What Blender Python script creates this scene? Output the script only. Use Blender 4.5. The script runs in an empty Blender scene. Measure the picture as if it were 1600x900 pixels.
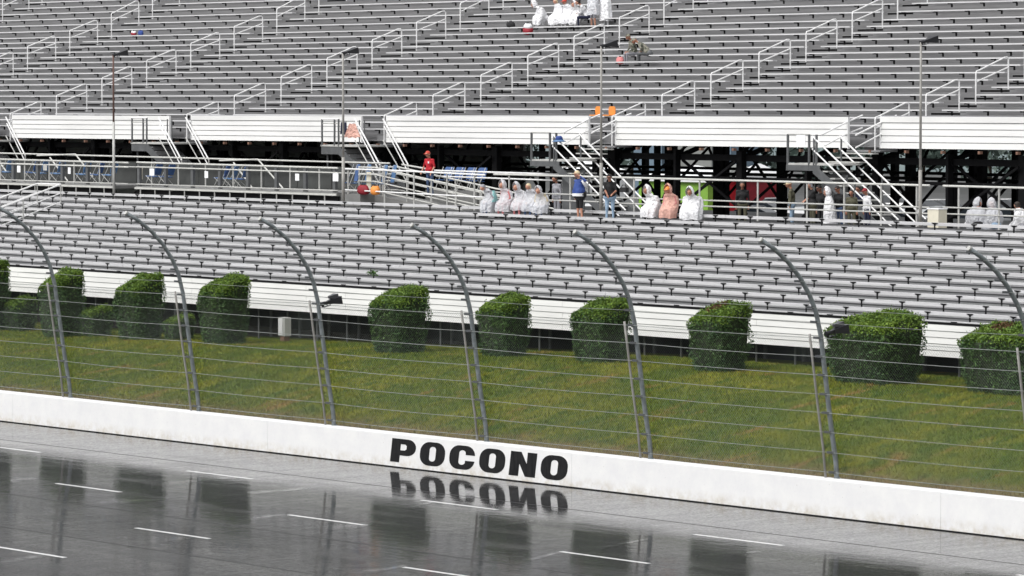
import bpy, bmesh, math, random
import numpy as np
from mathutils import Vector, Matrix
random.seed(7)
rng = np.random.default_rng(11)
SC = bpy.context.scene
COL = SC.collection
R = math.radians

# ------------------------------------------------------------------ camera, world, sun, exposure
PSI, PIT, FPX = 0.8872, 0.0484, 6500.0
CAM = np.array([80.0, 0.0, 9.42])
cd = bpy.data.cameras.new('camera'); cam = bpy.data.objects.new('camera', cd); COL.objects.link(cam)
cd.sensor_width = 36.0; cd.lens = FPX / 1600 * 36.0; cd.clip_start = 1.0; cd.clip_end = 3000
cam.location = CAM; cam.rotation_euler = (math.pi / 2 - PIT, 0, PSI)
SC.camera = cam
W = bpy.data.worlds.new('World'); SC.world = W; W.use_nodes = True
wn = W.node_tree; wn.nodes.clear()
sky = wn.nodes.new('ShaderNodeTexSky'); sky.sky_type = 'NISHITA'; sky.sun_disc = False
sky.sun_elevation = R(55); sky.sun_rotation = R(200); sky.dust_density = 4.0; sky.air_density = 1.0
hs = wn.nodes.new('ShaderNodeHueSaturation'); hs.inputs['Saturation'].default_value = 0.10   # cloud cover: grey sky
bg = wn.nodes.new('ShaderNodeBackground'); bg.inputs['Strength'].default_value = 0.13
wo = wn.nodes.new('ShaderNodeOutputWorld')
wn.links.new(sky.outputs[0], hs.inputs['Color']); wn.links.new(hs.outputs[0], bg.inputs['Color']); wn.links.new(bg.outputs[0], wo.inputs['Surface'])
sd = bpy.data.lights.new('sun', 'SUN'); sd.energy = 1.0; sd.angle = R(35); sd.color = (1.0, 0.98, 0.95)
sun = bpy.data.objects.new('sun', sd); COL.objects.link(sun)
sun.rotation_euler = (R(35), 0, R(20 ))
SC.view_settings.view_transform = 'Standard'; SC.view_settings.look = 'None'
SC.view_settings.exposure = 0.68; SC.view_settings.gamma = 1.0
SC.cycles.max_bounces = 8; SC.cycles.transparent_max_bounces = 24

FD = np.array([-math.sin(PSI) * math.cos(PIT), math.cos(PSI) * math.cos(PIT), -math.sin(PIT)])
RT = np.array([math.cos(PSI), math.sin(PSI), 0.0]); UP = np.cross(RT, FD)
def at(px, py, Y):
    """world point at depth Y (metres from the camera line) cast from image pixel (px, py)"""
    r = FD + RT * (px - 800) / FPX - UP * (py - 450) / FPX
    p = CAM + r * (Y / r[1]); return Vector((float(p[0]), float(p[1]), float(p[2])))

# ------------------------------------------------------------------ materials
MATS = {}
def mat(name, col, rough=0.6, metal=0.0, noise=0.0, nscale=3.0, bump=0.0, bscale=30.0, stretch=(1, 1, 1), col2=None, ramp=(0.4, 0.65), coat=0.0, spec=0.5, rnd=0.0):
    if name in MATS: return MATS[name]
    m = bpy.data.materials.new(name); m.use_nodes = True; nt = m.node_tree; b = nt.nodes['Principled BSDF']
    b.inputs['Base Color'].default_value = (*col, 1); b.inputs['Roughness'].default_value = rough; b.inputs['Metallic'].default_value = metal
    b.inputs['Specular IOR Level'].default_value = spec
    b.inputs['Coat Weight'].default_value = coat; b.inputs['Coat Roughness'].default_value = 0.15
    tc = nt.nodes.new('ShaderNodeNewGeometry'); mp = nt.nodes.new('ShaderNodeMapping'); mp.inputs['Scale'].default_value = stretch
    nt.links.new(tc.outputs['Position'], mp.inputs['Vector'])
    if noise or col2:
        n = nt.nodes.new('ShaderNodeTexNoise'); n.inputs['Scale'].default_value = nscale; n.inputs['Detail'].default_value = 6; n.inputs['Roughness'].default_value = 0.65
        nt.links.new(mp.outputs[0], n.inputs['Vector'])
        c2 = col2 or tuple(max(0, c * (1 - noise)) for c in col)
        rp = nt.nodes.new('ShaderNodeValToRGB'); rp.color_ramp.elements[0].position = ramp[0]; rp.color_ramp.elements[1].position = ramp[1]
        rp.color_ramp.elements[0].color = (*c2, 1); rp.color_ramp.elements[1].color = (*col, 1)
        nt.links.new(n.outputs[0], rp.inputs[0]); last = rp.outputs[0]
        if rnd:
            hv = nt.nodes.new('ShaderNodeHueSaturation'); mr = nt.nodes.new('ShaderNodeMapRange')
            mr.inputs['To Min'].default_value = 1 - rnd; mr.inputs['To Max'].default_value = 1 + rnd
            nt.links.new(tc.outputs['Random Per Island'], mr.inputs['Value']); nt.links.new(mr.outputs[0], hv.inputs['Value']); nt.links.new(last, hv.inputs['Color']); last = hv.outputs[0]
        nt.links.new(last, b.inputs['Base Color'])
    if bump:
        n2 = nt.nodes.new('ShaderNodeTexNoise'); n2.inputs['Scale'].default_value = bscale; n2.inputs['Detail'].default_value = 4
        nt.links.new(mp.outputs[0], n2.inputs['Vector'])
        bp = nt.nodes.new('ShaderNodeBump'); bp.inputs['Strength'].default_value = bump; bp.inputs['Distance'].default_value = 0.02
        nt.links.new(n2.outputs[0], bp.inputs['Height']); nt.links.new(bp.outputs[0], b.inputs['Normal'])
    MATS[name] = m; return m

M_plank = mat('bench_aluminium', (0.70, 0.70, 0.71), 0.40, 0.0, noise=0.22, nscale=0.8, stretch=(0.35, 2, 8), ramp=(0.35, 0.7))
M_plank2 = mat('lower_bench_aluminium', (0.60, 0.60, 0.61), 0.40, 0.0, noise=0.32, nscale=0.7, stretch=(0.3, 3, 10), ramp=(0.3, 0.7))
M_riserlo = mat('riser_white', (0.86, 0.86, 0.86), 0.45, noise=0.12, nscale=0.9, stretch=(0.4, 2, 12), ramp=(0.3, 0.65))
M_treadlo = mat('footboard_grey', (0.40, 0.40, 0.41), 0.35, noise=0.4, nscale=0.9, stretch=(0.4, 6, 2))
M_deck = mat('deck_grey', (0.235, 0.235, 0.24), 0.55, noise=0.33, nscale=0.7, stretch=(0.5, 3, 9), ramp=(0.3, 0.7))
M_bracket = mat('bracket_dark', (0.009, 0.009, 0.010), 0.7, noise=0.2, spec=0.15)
M_white = mat('white_siding', (0.76, 0.76, 0.75), 0.5, noise=0.12, nscale=0.5, stretch=(0.6, 1, 4), ramp=(0.3, 0.6))
M_rail = mat('rail_white', (0.80, 0.80, 0.80), 0.4, noise=0.08, nscale=3)
M_railw = mat('rail_weathered', (0.60, 0.60, 0.57), 0.4, noise=0.15, nscale=3)
M_railg = mat('rail_aluminium', (0.50, 0.50, 0.48), 0.4, noise=0.2, nscale=3)
M_screen = mat('screen_mesh', (0.060, 0.064, 0.062), 0.8, noise=0.35, nscale=1.2)
M_screenlt = mat('storage_panel', (0.46, 0.50, 0.47), 0.7, noise=0.4, nscale=0.6)
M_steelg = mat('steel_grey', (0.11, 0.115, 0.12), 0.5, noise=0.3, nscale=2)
M_black = mat('steel_black', (0.006, 0.006, 0.007), 0.7, noise=0.3, nscale=2, spec=0.12)
M_galv = mat('galvanised', (0.27, 0.30, 0.315), 0.45, 0.25, noise=0.3, nscale=6)
M_cable = mat('cable_steel', (0.30, 0.32, 0.31), 0.5, 0.2, noise=0.25, nscale=4)
M_chain = mat('chain_wire', (0.24, 0.27, 0.26), 0.5, 0.2, noise=0.2, nscale=4)
M_clamp = mat('clamp_dark', (0.07, 0.075, 0.08), 0.5, noise=0.2)
M_pole = mat('pole_grey', (0.33, 0.32, 0.30), 0.5, noise=0.25, nscale=2)
M_rust = mat('pole_rust', (0.16, 0.09, 0.075), 0.7, noise=0.35, nscale=4)
M_horn = mat('horn_black', (0.02, 0.02, 0.024), 0.38, noise=0.2)
M_horng = mat('horn_grey', (0.07, 0.07, 0.075), 0.4, noise=0.2)
M_concrete = mat('concrete_floor', (0.22, 0.22, 0.215), 0.5, noise=0.25, nscale=0.8)
M_letter = mat('letter_black', (0.007, 0.007, 0.008), 0.6, col2=(0.018, 0.018, 0.019), nscale=9, spec=0.15, stretch=(2, 1, .3))
M_blue = mat('chair_blue', (0.035, 0.10, 0.28), 0.5, noise=0.25, nscale=5)
M_bluel = mat('chair_light_blue', (0.09, 0.19, 0.37), 0.5, noise=0.2, nscale=5)
M_cream = mat('cream_board', (0.70, 0.66, 0.54), 0.6, noise=0.12)
M_card = mat('white_card', (0.85, 0.86, 0.88), 0.6, noise=0.03)
M_red = mat('red_cloth', (0.50, 0.008, 0.02), 0.8, noise=0.3, nscale=6)
M_dred = mat('dark_red', (0.28, 0.008, 0.02), 0.7, noise=0.3)
M_orange = mat('orange', (0.80, 0.28, 0.05), 0.6, noise=0.15)
M_green = mat('lime_green', (0.24, 0.46, 0.06), 0.7, noise=0.08)
M_skin = mat('skin', (0.50, 0.25, 0.17), 0.55, noise=0.1, nscale=12)
M_skind = mat('skin_tan', (0.36, 0.16, 0.10), 0.55, noise=0.1, nscale=12)
M_eye = mat('eye_dark', (0.02, 0.015, 0.012), 0.4, noise=0.1)
M_lip = mat('lip', (0.35, 0.11, 0.10), 0.5, noise=0.1)
M_hair = mat('hair_dark', (0.03, 0.02, 0.015), 0.7, noise=0.3, nscale=20)
M_clblack = mat('cloth_black', (0.012, 0.012, 0.014), 0.85, noise=0.3, nscale=8)
M_clblue = mat('cloth_blue', (0.03, 0.07, 0.28), 0.8, noise=0.25, nscale=6)
M_clnavy = mat('cloth_navy', (0.012, 0.015, 0.045), 0.85, noise=0.25, nscale=6)
M_jeans = mat('cloth_jeans', (0.30, 0.42, 0.56), 0.85, noise=0.25, nscale=6)
M_djeans = mat('cloth_dark_jeans', (0.06, 0.10, 0.20), 0.85, noise=0.25, nscale=6)
M_clwhite = mat('cloth_white', (0.78, 0.78, 0.80), 0.8, noise=0.1, nscale=6)
M_clgrey = mat('cloth_grey', (0.30, 0.30, 0.33), 0.8, noise=0.2, nscale=6)
M_clolive = mat('cloth_olive', (0.10, 0.095, 0.06), 0.85, noise=0.3, nscale=8)
M_camo = mat('cloth_camo', (0.30, 0.28, 0.23), 0.85, col2=(0.06, 0.07, 0.05), nscale=9, ramp=(0.42, 0.6))
M_pink = mat('cloth_pink', (0.62, 0.22, 0.22), 0.8, noise=0.15, nscale=6)
M_cap = mat('cap_tan', (0.62, 0.52, 0.34), 0.8, noise=0.1)
M_capblk = mat('cap_black', (0.02, 0.015, 0.015), 0.8, noise=0.1)
M_capred = mat('cap_red', (0.55, 0.06, 0.04), 0.8, noise=0.1)
M_shoe = mat('shoe_grey', (0.40, 0.40, 0.40), 0.7, noise=0.2)
M_glass = mat('car_glass', (0.02, 0.025, 0.03), 0.08, noise=0.1)
M_carw = mat('car_white', (0.80, 0.80, 0.80), 0.3, coat=0.6, noise=0.03)
M_carg = mat('car_silver', (0.42, 0.44, 0.45), 0.3, coat=0.6, noise=0.05)
M_card2 = mat('car_dark', (0.04, 0.05, 0.06), 0.3, coat=0.6, noise=0.05)
M_tyre = mat('tyre', (0.02, 0.02, 0.02), 0.8, noise=0.2)
M_bark = mat('bark', (0.08, 0.06, 0.045), 0.9, noise=0.4, nscale=6)
M_brick = mat('brick_brown', (0.24, 0.13, 0.09), 0.8, noise=0.3, nscale=6)
M_tealtarp = mat('tarp_slate', (0.14, 0.20, 0.26), 0.7, noise=0.15, nscale=0.8)
M_greytarp = mat('tarp_grey', (0.24, 0.25, 0.24), 0.7, noise=0.15, nscale=0.8)

def leafmat(name, ca, cb):
    m = mat(name, ca, 0.6, col2=cb, nscale=1.6, ramp=(0.35, 0.68), rnd=0.45, spec=0.3); return m
M_leaf = leafmat('hedge_leaf', (0.078, 0.142, 0.036), (0.040, 0.088, 0.032))
M_toplit = leafmat('hedge_toplit', (0.145, 0.225, 0.026), (0.085, 0.150, 0.024))  # paler leaf colour that paints in the lit hedge top
M_brownleaf = leafmat('hedge_brown', (0.15, 0.075, 0.035), (0.08, 0.05, 0.02))
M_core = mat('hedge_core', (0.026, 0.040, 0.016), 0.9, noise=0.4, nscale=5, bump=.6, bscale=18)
M_tree = leafmat('tree_leaf', (0.10, 0.135, 0.115), (0.06, 0.09, 0.08))  # distance haze mixed into the leaf colour

def poncho_mat(name, col, alpha):
    m = bpy.data.materials.new(name); m.use_nodes = True; nt = m.node_tree; b = nt.nodes['Principled BSDF']
    b.inputs['Base Color'].default_value = (*col, 1); b.inputs['Roughness'].default_value = 0.28
    g = nt.nodes.new('ShaderNodeNewGeometry'); n = nt.nodes.new('ShaderNodeTexNoise'); n.inputs['Scale'].default_value = 9; n.inputs['Detail'].default_value = 3
    nt.links.new(g.outputs['Position'], n.inputs['Vector'])
    bp = nt.nodes.new('ShaderNodeBump'); bp.inputs['Strength'].default_value = 0.9; bp.inputs['Distance'].default_value = 0.12
    nt.links.new(n.outputs[0], bp.inputs['Height']); nt.links.new(bp.outputs[0], b.inputs['Normal'])
    t = nt.nodes.new('ShaderNodeBsdfTransparent'); mx = nt.nodes.new('ShaderNodeMixShader'); mx.inputs[0].default_value = alpha
    o = nt.nodes['Material Output']
    nt.links.new(t.outputs[0], mx.inputs[1]); nt.links.new(b.outputs[0], mx.inputs[2]); nt.links.new(mx.outputs[0], o.inputs['Surface'])
    return m
M_poncho = poncho_mat('poncho_clear_white', (0.80, 0.81, 0.85), 0.62)
M_poncho_w = poncho_mat('poncho_white', (0.86, 0.86, 0.88), 0.93)
M_poncho_p = poncho_mat('poncho_peach', (0.78, 0.44, 0.36), 0.80)
M_poncho_a = poncho_mat('poncho_aqua', (0.35, 0.72, 0.72), 0.82)

# ------------------------------------------------------------------ mesh builder and object helpers
class MB:
    def __init__(s): s.v = []; s.f = []
    def box(s, a, b):
        x0, y0, z0 = a; x1, y1, z1 = b; n = len(s.v)
        s.v += [(x0,y0,z0),(x1,y0,z0),(x1,y1,z0),(x0,y1,z0),(x0,y0,z1),(x1,y0,z1),(x1,y1,z1),(x0,y1,z1)]
        s.f += [(n,n+3,n+2,n+1),(n+4,n+5,n+6,n+7),(n,n+1,n+5,n+4),(n+1,n+2,n+6,n+5),(n+2,n+3,n+7,n+6),(n+3,n,n+4,n+7)]
        return s
    def hexa(s, pts):
        n = len(s.v); s.v += [tuple(p) for p in pts]
        s.f += [(n,n+3,n+2,n+1),(n+4,n+5,n+6,n+7),(n,n+1,n+5,n+4),(n+1,n+2,n+6,n+5),(n+2,n+3,n+7,n+6),(n+3,n,n+4,n+7)]
        return s
    def quad(s, *p):
        n = len(s.v); s.v += [tuple(q) for q in p]; s.f.append(tuple(range(n, n + len(p)))); return s
    def tube(s, pts, r, k=6, r1=None):
        pts = [Vector(p) for p in pts]; n0 = len(s.v); L = len(pts); prev = None
        for i, p in enumerate(pts):
            d = (pts[min(i+1, L-1)] - pts[max(i-1, 0)]).normalized()
            a = Vector((0, 0, 1)) if abs(d.z) < 0.9 else Vector((0, 1, 0))
            if prev is None: u = d.cross(a).normalized()
            else: u = (prev - d * prev.dot(d)).normalized()
            prev = u; w = d.cross(u); rr = r if r1 is None else r + (r1 - r) * i / max(1, L - 1)
            for j in range(k):
                t = 2 * math.pi * (j + .5) / k; q = p + (u * math.cos(t) + w * math.sin(t)) * rr; s.v.append(tuple(q))
        for i in range(L - 1):
            for j in range(k):
                a = n0 + i * k + j; b = n0 + i * k + (j + 1) % k; s.f.append((a, b, b + k, a + k))
        s.f.append(tuple(n0 + j for j in reversed(range(k)))); s.f.append(tuple(n0 + (L - 1) * k + j for j in range(k)))
        return s
    def loft(s, rings, cap=True):
        n0 = len(s.v); k = len(rings[0])
        for r in rings: s.v += [tuple(p) for p in r]
        for i in range(len(rings) - 1):
            for j in range(k):
                a = n0 + i*k + j; b = n0 + i*k + (j+1) % k; s.f.append((a, b, b+k, a+k))
        if cap:
            s.f.append(tuple(n0 + j for j in reversed(range(k)))); s.f.append(tuple(n0 + (len(rings)-1)*k + j for j in range(k)))
        return s
    def mesh(s, name, m, origin=(0, 0, 0), smooth=False):
        me = bpy.data.meshes.new(name); ox, oy, oz = origin
        me.from_pydata([(x-ox, y-oy, z-oz) for x, y, z in s.v], [], s.f)
        if m: me.materials.append(m)
        if smooth: me.polygons.foreach_set('use_smooth', [True] * len(me.polygons))
        me.update(); return me
    def build(s, name, m, parent=None, origin=None, smooth=False):
        if origin is None: origin = WL.get(parent.name, (0, 0, 0)) if parent else (0, 0, 0)
        return obj(name, s.mesh(name, m, origin, smooth), parent)
WL = {}
def obj(name, me, parent=None, loc=None, rot=None):
    o = bpy.data.objects.new(name, me); COL.objects.link(o)
    if parent: o.parent = parent; WL[o.name] = WL.get(parent.name, (0, 0, 0))
    if loc is not None: o.location = loc
    if rot is not None: o.rotation_euler = rot
    return o
def thing(name, label, cat, loc=(0, 0, 0), group=None):
    o = bpy.data.objects.new(name, None); COL.objects.link(o); o.location = loc; WL[o.name] = tuple(loc); o.empty_display_size = 0.3
    return tag(o, label, cat, group)
def tag(o, label, cat, group=None):
    o['label'] = label; o['category'] = cat
    if group: o['group'] = group
    return o
def kind(o, k): o['kind'] = k; return o
def np_mesh(name, V, F, m):
    V = np.asarray(V, dtype=np.float32); F = np.asarray(F, dtype=np.int32); me = bpy.data.meshes.new(name); k = F.shape[1]
    me.vertices.add(len(V)); me.vertices.foreach_set('co', V.ravel()); me.loops.add(F.size); me.loops.foreach_set('vertex_index', F.ravel())
    me.polygons.add(len(F)); me.polygons.foreach_set('loop_start', np.arange(0, F.size, k, dtype=np.int32)); me.polygons.foreach_set('loop_total', np.full(len(F), k, dtype=np.int32))
    me.materials.append(m); me.update(calc_edges=True); me.validate(); return me

#@@GROUND
# ------------------------------------------------------------------ wet track, painted dashes
def track_material():
    m = bpy.data.materials.new('wet_asphalt'); m.use_nodes = True; nt = m.node_tree; b = nt.nodes['Principled BSDF']; L = nt.links.new
    g = nt.nodes.new('ShaderNodeNewGeometry')
    def noise(scale, st, det=5):
        mp = nt.nodes.new('ShaderNodeMapping'); mp.inputs['Scale'].default_value = st; L(g.outputs['Position'], mp.inputs['Vector'])
        n = nt.nodes.new('ShaderNodeTexNoise'); n.inputs['Scale'].default_value = scale; n.inputs['Detail'].default_value = det; L(mp.outputs[0], n.inputs['Vector']); return n.outputs[0]
    def ramp(inp, p0, p1, c0, c1):
        r = nt.nodes.new('ShaderNodeValToRGB'); r.color_ramp.elements[0].position = p0; r.color_ramp.elements[1].position = p1
        r.color_ramp.elements[0].color = (*c0, 1); r.color_ramp.elements[1].color = (*c1, 1); L(inp, r.inputs[0]); return r.outputs[0]
    big = noise(0.5, (0.25, 1.2, 1)); L(ramp(big, 0.35, 0.7, (0.008,)*3, (0.017, 0.0165, 0.017)), b.inputs['Base Color'])
    b.inputs['Roughness'].default_value = 0.6;  b.inputs['Coat IOR'].default_value = 1.33
    b.inputs['Specular IOR Level'].default_value = 0.12
    sx = nt.nodes.new('ShaderNodeSeparateXYZ'); L(g.outputs['Position'], sx.inputs[0])
    ew = nt.nodes.new('ShaderNodeMath'); ew.operation = 'MULTIPLY_ADD'; L(noise(0.8, (0.4, 1.0, 1), 5), ew.inputs[0]); ew.inputs[1].default_value = 3.2; L(sx.outputs[1], ew.inputs[2])
    run = noise(1.0, (2.6, 0.16, 1), 4)
    wet = nt.nodes.new('ShaderNodeMapRange'); wet.interpolation_type = 'SMOOTHSTEP'
    for i_, v_ in ((1, 70.9), (2, 73.3), (3, 0.56), (4, 0.92)): wet.inputs[i_].default_value = v_
    L(ew.outputs[0], wet.inputs[0])
    rn = nt.nodes.new('ShaderNodeMapRange'); L(run, rn.inputs[0])
    for i_, v_ in ((1, .35), (2, .72), (3, .92), (4, 1.10)): rn.inputs[i_].default_value = v_
    sp = nt.nodes.new('ShaderNodeMapRange'); L(noise(20, (1, .6, 1), 5), sp.inputs[0])
    for i_, v_ in ((1, .3), (2, .7), (3, .74), (4, 1.20)): sp.inputs[i_].default_value = v_
    mu = nt.nodes.new('ShaderNodeMath'); mu.operation = 'MULTIPLY'; L(wet.outputs[0], mu.inputs[0]); L(rn.outputs[0], mu.inputs[1])
    mu2 = nt.nodes.new('ShaderNodeMath'); mu2.operation = 'MULTIPLY'; L(mu.outputs[0], mu2.inputs[0]); L(sp.outputs[0], mu2.inputs[1]); L(mu2.outputs[0], b.inputs['Coat Weight'])
    film = noise(0.9, (0.22, 1.0, 1), 6); L(ramp(film, 0.46, 0.70, (0.035,)*3, (0.14,)*3), b.inputs['Coat Roughness'])
    fine = noise(14, (0.8, 0.8, 1), 3); med = noise(2.2, (0.5, 1.3, 1), 3)
    bp = nt.nodes.new('ShaderNodeBump'); bp.inputs['Strength'].default_value = 0.22; bp.inputs['Distance'].default_value = 0.004; L(fine, bp.inputs['Height'])
    bp2 = nt.nodes.new('ShaderNodeBump'); bp2.inputs['Strength'].default_value = 0.28; bp2.inputs['Distance'].default_value = 0.01; L(med, bp2.inputs['Height']); L(bp.outputs[0], bp2.inputs['Normal'])
    L(bp2.outputs[0], b.inputs['Coat Normal'])
    return m
M_track = track_material()
YW = 75.819; ZT = -1.978     # wall line and track level; track, wall, fence all scaled about the camera
tr = MB().quad((-520, -60, ZT), (260, -60, ZT), (260, YW + 0.2, ZT), (-520, YW + 0.2, ZT)).build('track', M_track); kind(tr, 'structure')
M_dash = mat('paint_dash', (0.72, 0.72, 0.72), 0.45, col2=(0.30, 0.30, 0.30), nscale=5, ramp=(0.30, 0.42), coat=0.6)
M_seam = mat('seam_dark', (0.012, 0.012, 0.012), 0.5, noise=0.3)
for Yd, x0 in ((70.277, -21.519), (65.122, -20.672), (60.113, -9.177), (54.97, -7.907)):
    k0 = -6
    for i in range(k0, 8):
        xs = x0 + 11.314 * i
        if xs < -90 or xs > 60: continue
        MB().box((xs, Yd - 0.066, ZT), (xs + 3.29, Yd + 0.066, ZT + 0.004)).build('lane_dash', M_dash, tr)
for Ys in (71.87, 62.38, 57.6):
    MB().box((-120, Ys - 0.024, ZT), (70, Ys + 0.024, ZT + 0.003)).build('pavement_seam', M_seam, tr)

def onground(px, py):
    r = FD + RT * (px - 800) / FPX - UP * (py - 450) / FPX; p = CAM + r * ((ZT - CAM[2]) / r[2]); return p[:2]

# thin runnels of water across the lanes, sheen painted in by pale base colour
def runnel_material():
    m = bpy.data.materials.new('water_sheen'); m.use_nodes = True; nt = m.node_tree; b = nt.nodes['Principled BSDF']; L = nt.links.new
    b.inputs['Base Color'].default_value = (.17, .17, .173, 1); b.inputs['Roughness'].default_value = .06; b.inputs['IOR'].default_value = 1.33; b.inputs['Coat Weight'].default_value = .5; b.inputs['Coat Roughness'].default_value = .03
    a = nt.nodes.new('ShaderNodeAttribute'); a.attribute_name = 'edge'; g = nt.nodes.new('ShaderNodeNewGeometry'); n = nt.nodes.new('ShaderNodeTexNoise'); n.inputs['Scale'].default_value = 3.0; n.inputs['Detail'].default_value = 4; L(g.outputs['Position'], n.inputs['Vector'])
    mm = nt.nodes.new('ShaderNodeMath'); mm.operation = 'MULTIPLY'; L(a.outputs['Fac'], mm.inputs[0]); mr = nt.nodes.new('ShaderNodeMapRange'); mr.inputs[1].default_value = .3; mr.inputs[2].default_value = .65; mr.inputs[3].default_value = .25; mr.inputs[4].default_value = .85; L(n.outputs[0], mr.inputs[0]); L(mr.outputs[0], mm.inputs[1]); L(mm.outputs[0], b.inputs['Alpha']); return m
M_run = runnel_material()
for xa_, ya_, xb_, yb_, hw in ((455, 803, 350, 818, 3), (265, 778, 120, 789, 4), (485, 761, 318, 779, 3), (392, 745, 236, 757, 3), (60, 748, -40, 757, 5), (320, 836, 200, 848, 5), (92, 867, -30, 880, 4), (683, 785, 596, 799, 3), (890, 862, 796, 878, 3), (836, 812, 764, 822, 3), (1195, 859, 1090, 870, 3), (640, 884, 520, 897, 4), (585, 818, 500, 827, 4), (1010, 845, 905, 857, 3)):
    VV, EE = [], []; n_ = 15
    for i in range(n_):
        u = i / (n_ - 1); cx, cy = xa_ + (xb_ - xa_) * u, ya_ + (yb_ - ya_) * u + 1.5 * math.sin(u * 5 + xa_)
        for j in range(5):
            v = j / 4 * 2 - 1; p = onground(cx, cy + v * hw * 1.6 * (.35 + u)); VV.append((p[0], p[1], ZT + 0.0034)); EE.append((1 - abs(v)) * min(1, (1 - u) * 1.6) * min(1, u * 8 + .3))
    me = np_mesh('water_sheen_runnel', VV, [(i * 5 + j, (i + 1) * 5 + j, (i + 1) * 5 + j + 1, i * 5 + j + 1) for i in range(n_ - 1) for j in range(4)], M_run); at_ = me.attributes.new('edge', 'FLOAT', 'POINT'); at_.data.foreach_set('value', EE); obj('water_sheen_runnel', me, tr)

# ------------------------------------------------------------------ grass bank
def zbank(X, Y):
    zb = np.clip(0.40 + 0.021 * (X + 28), -0.15, 0.55)
    t = np.clip((Y - 76.2) / 9.6, 0, 1); t = t * (1.25 - .25 * t)
    return -1.131 + (zb - -1.131) * t + 0.05 * np.sin(X * 0.35 + Y * 0.2) * np.sin(Y * 0.6) * np.clip((Y - 77) / 3, 0, 1) * np.clip((88 - Y) / 3, 0, 1)
def grass_material(name, gain):
    m = bpy.data.materials.new(name); m.use_nodes = True; nt = m.node_tree; b = nt.nodes['Principled BSDF']; L = nt.links.new
    g = nt.nodes.new('ShaderNodeNewGeometry'); b.inputs['Roughness'].default_value = 0.75; b.inputs['Specular IOR Level'].default_value = 0.2
    def noise(scale, st=(1, 1, 0.2), det=5):
        mp = nt.nodes.new('ShaderNodeMapping'); mp.inputs['Scale'].default_value = st; L(g.outputs['Position'], mp.inputs['Vector'])
        n = nt.nodes.new('ShaderNodeTexNoise'); n.inputs['Scale'].default_value = scale; n.inputs['Detail'].default_value = det; n.inputs['Roughness'].default_value = 0.65; L(mp.outputs[0], n.inputs['Vector']); return n.outputs[0]
    def mix(fac, a, c):
        x = nt.nodes.new('ShaderNodeMix'); x.data_type = 'RGBA'; L(fac, x.inputs[0])
        for i, s in ((6, a), (7, c)):
            if isinstance(s, tuple): x.inputs[i].default_value = (*[q * gain for q in s], 1)
            else: L(s, x.inputs[i])
        return x.outputs[2]
    def thr(inp, a, c):
        r = nt.nodes.new('ShaderNodeMapRange'); r.interpolation_type = 'SMOOTHSTEP'; r.inputs['From Min'].default_value = a; r.inputs['From Max'].default_value = c; L(inp, r.inputs[0]); return r.outputs[0]
    c = mix(thr(noise(0.45, (1, .45, .2)), 0.35, 0.68), (0.042, 0.060, 0.006), (0.086, 0.088, 0.008))
    c = mix(thr(noise(2.2, (1, .5, .2)), 0.48, 0.66), c, (0.030, 0.052, 0.006))
    c = mix(thr(noise(0.9, (1, .35, .2)), 0.57, 0.68), c, (0.115, 0.076, 0.022))
    sx = nt.nodes.new('ShaderNodeSeparateXYZ'); L(g.outputs['Position'], sx.inputs[0])
    ed = nt.nodes.new('ShaderNodeMath'); ed.operation = 'MULTIPLY_ADD'; L(noise(1.5), ed.inputs[0]); ed.inputs[1].default_value = 2.2; L(sx.outputs[1], ed.inputs[2])
    r = nt.nodes.new('ShaderNodeMapRange'); r.inputs['From Min'].default_value = 77.5; r.inputs['From Max'].default_value = 78.8; r.inputs['To Min'].default_value = 1; r.inputs['To Max'].default_value = 0; L(ed.outputs[0], r.inputs[0])
    c = mix(r.outputs[0], c, (0.105, 0.074, 0.034))
    hv = nt.nodes.new('ShaderNodeHueSaturation'); mr = nt.nodes.new('ShaderNodeMapRange'); mr.inputs['To Min'].default_value = 0.6; mr.inputs['To Max'].default_value = 1.45
    L(g.outputs['Random Per Island'], mr.inputs['Value']); L(mr.outputs[0], hv.inputs['Value']); L(c, hv.inputs['Color'])
    L(hv.outputs[0] if 'blade' in name else c, b.inputs['Base Color']); return m
M_grass = grass_material('turf_soil', 1.6); M_blade = grass_material('turf_blade', 2.25)
nx, ny = 120, 40
xs = np.linspace(-130, 90, nx); ys = np.linspace(YW + 0.15, 92.0, ny); gx, gy = np.meshgrid(xs, ys)
V = np.stack([gx.ravel(), gy.ravel(), zbank(gx, gy).ravel()], 1)
idx = np.arange(nx * ny).reshape(ny, nx); F = np.stack([idx[:-1, :-1], idx[:-1, 1:], idx[1:, 1:], idx[1:, :-1]], -1).reshape(-1, 4)
bank = obj('grass_bank', np_mesh('grass_bank', V, F, M_grass)); kind(bank, 'structure')
N = 260000
by = 76.25 + rng.random(N) * 14.0; bx = -43 + rng.random(N) * 58 - (by - 76.25) * 1.65
ok = (by > 76.5) | (rng.random(N) < .5); bx, by = bx[ok], by[ok]; N = len(bx); bz = zbank(bx, by)
h = 0.035 + 0.06 * rng.random(N) + 0.05 * (rng.random(N) < .06); a = rng.random(N) * 2 * np.pi; w = 0.012 + 0.014 * rng.random(N)
le = rng.normal(0, 0.025, (N, 2))
P0 = np.stack([bx - w * np.cos(a), by - w * np.sin(a), bz - .01], 1); P1 = np.stack([bx + w * np.cos(a), by + w * np.sin(a), bz - .01], 1); P2 = np.stack([bx + le[:, 0], by + le[:, 1], bz + h], 1)
V = np.stack([P0, P1, P2], 1).reshape(-1, 3); F = np.arange(3 * N).reshape(-1, 3)
gr = obj('grass', np_mesh('grass', V, F, M_blade)); kind(gr, 'stuff')

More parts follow.
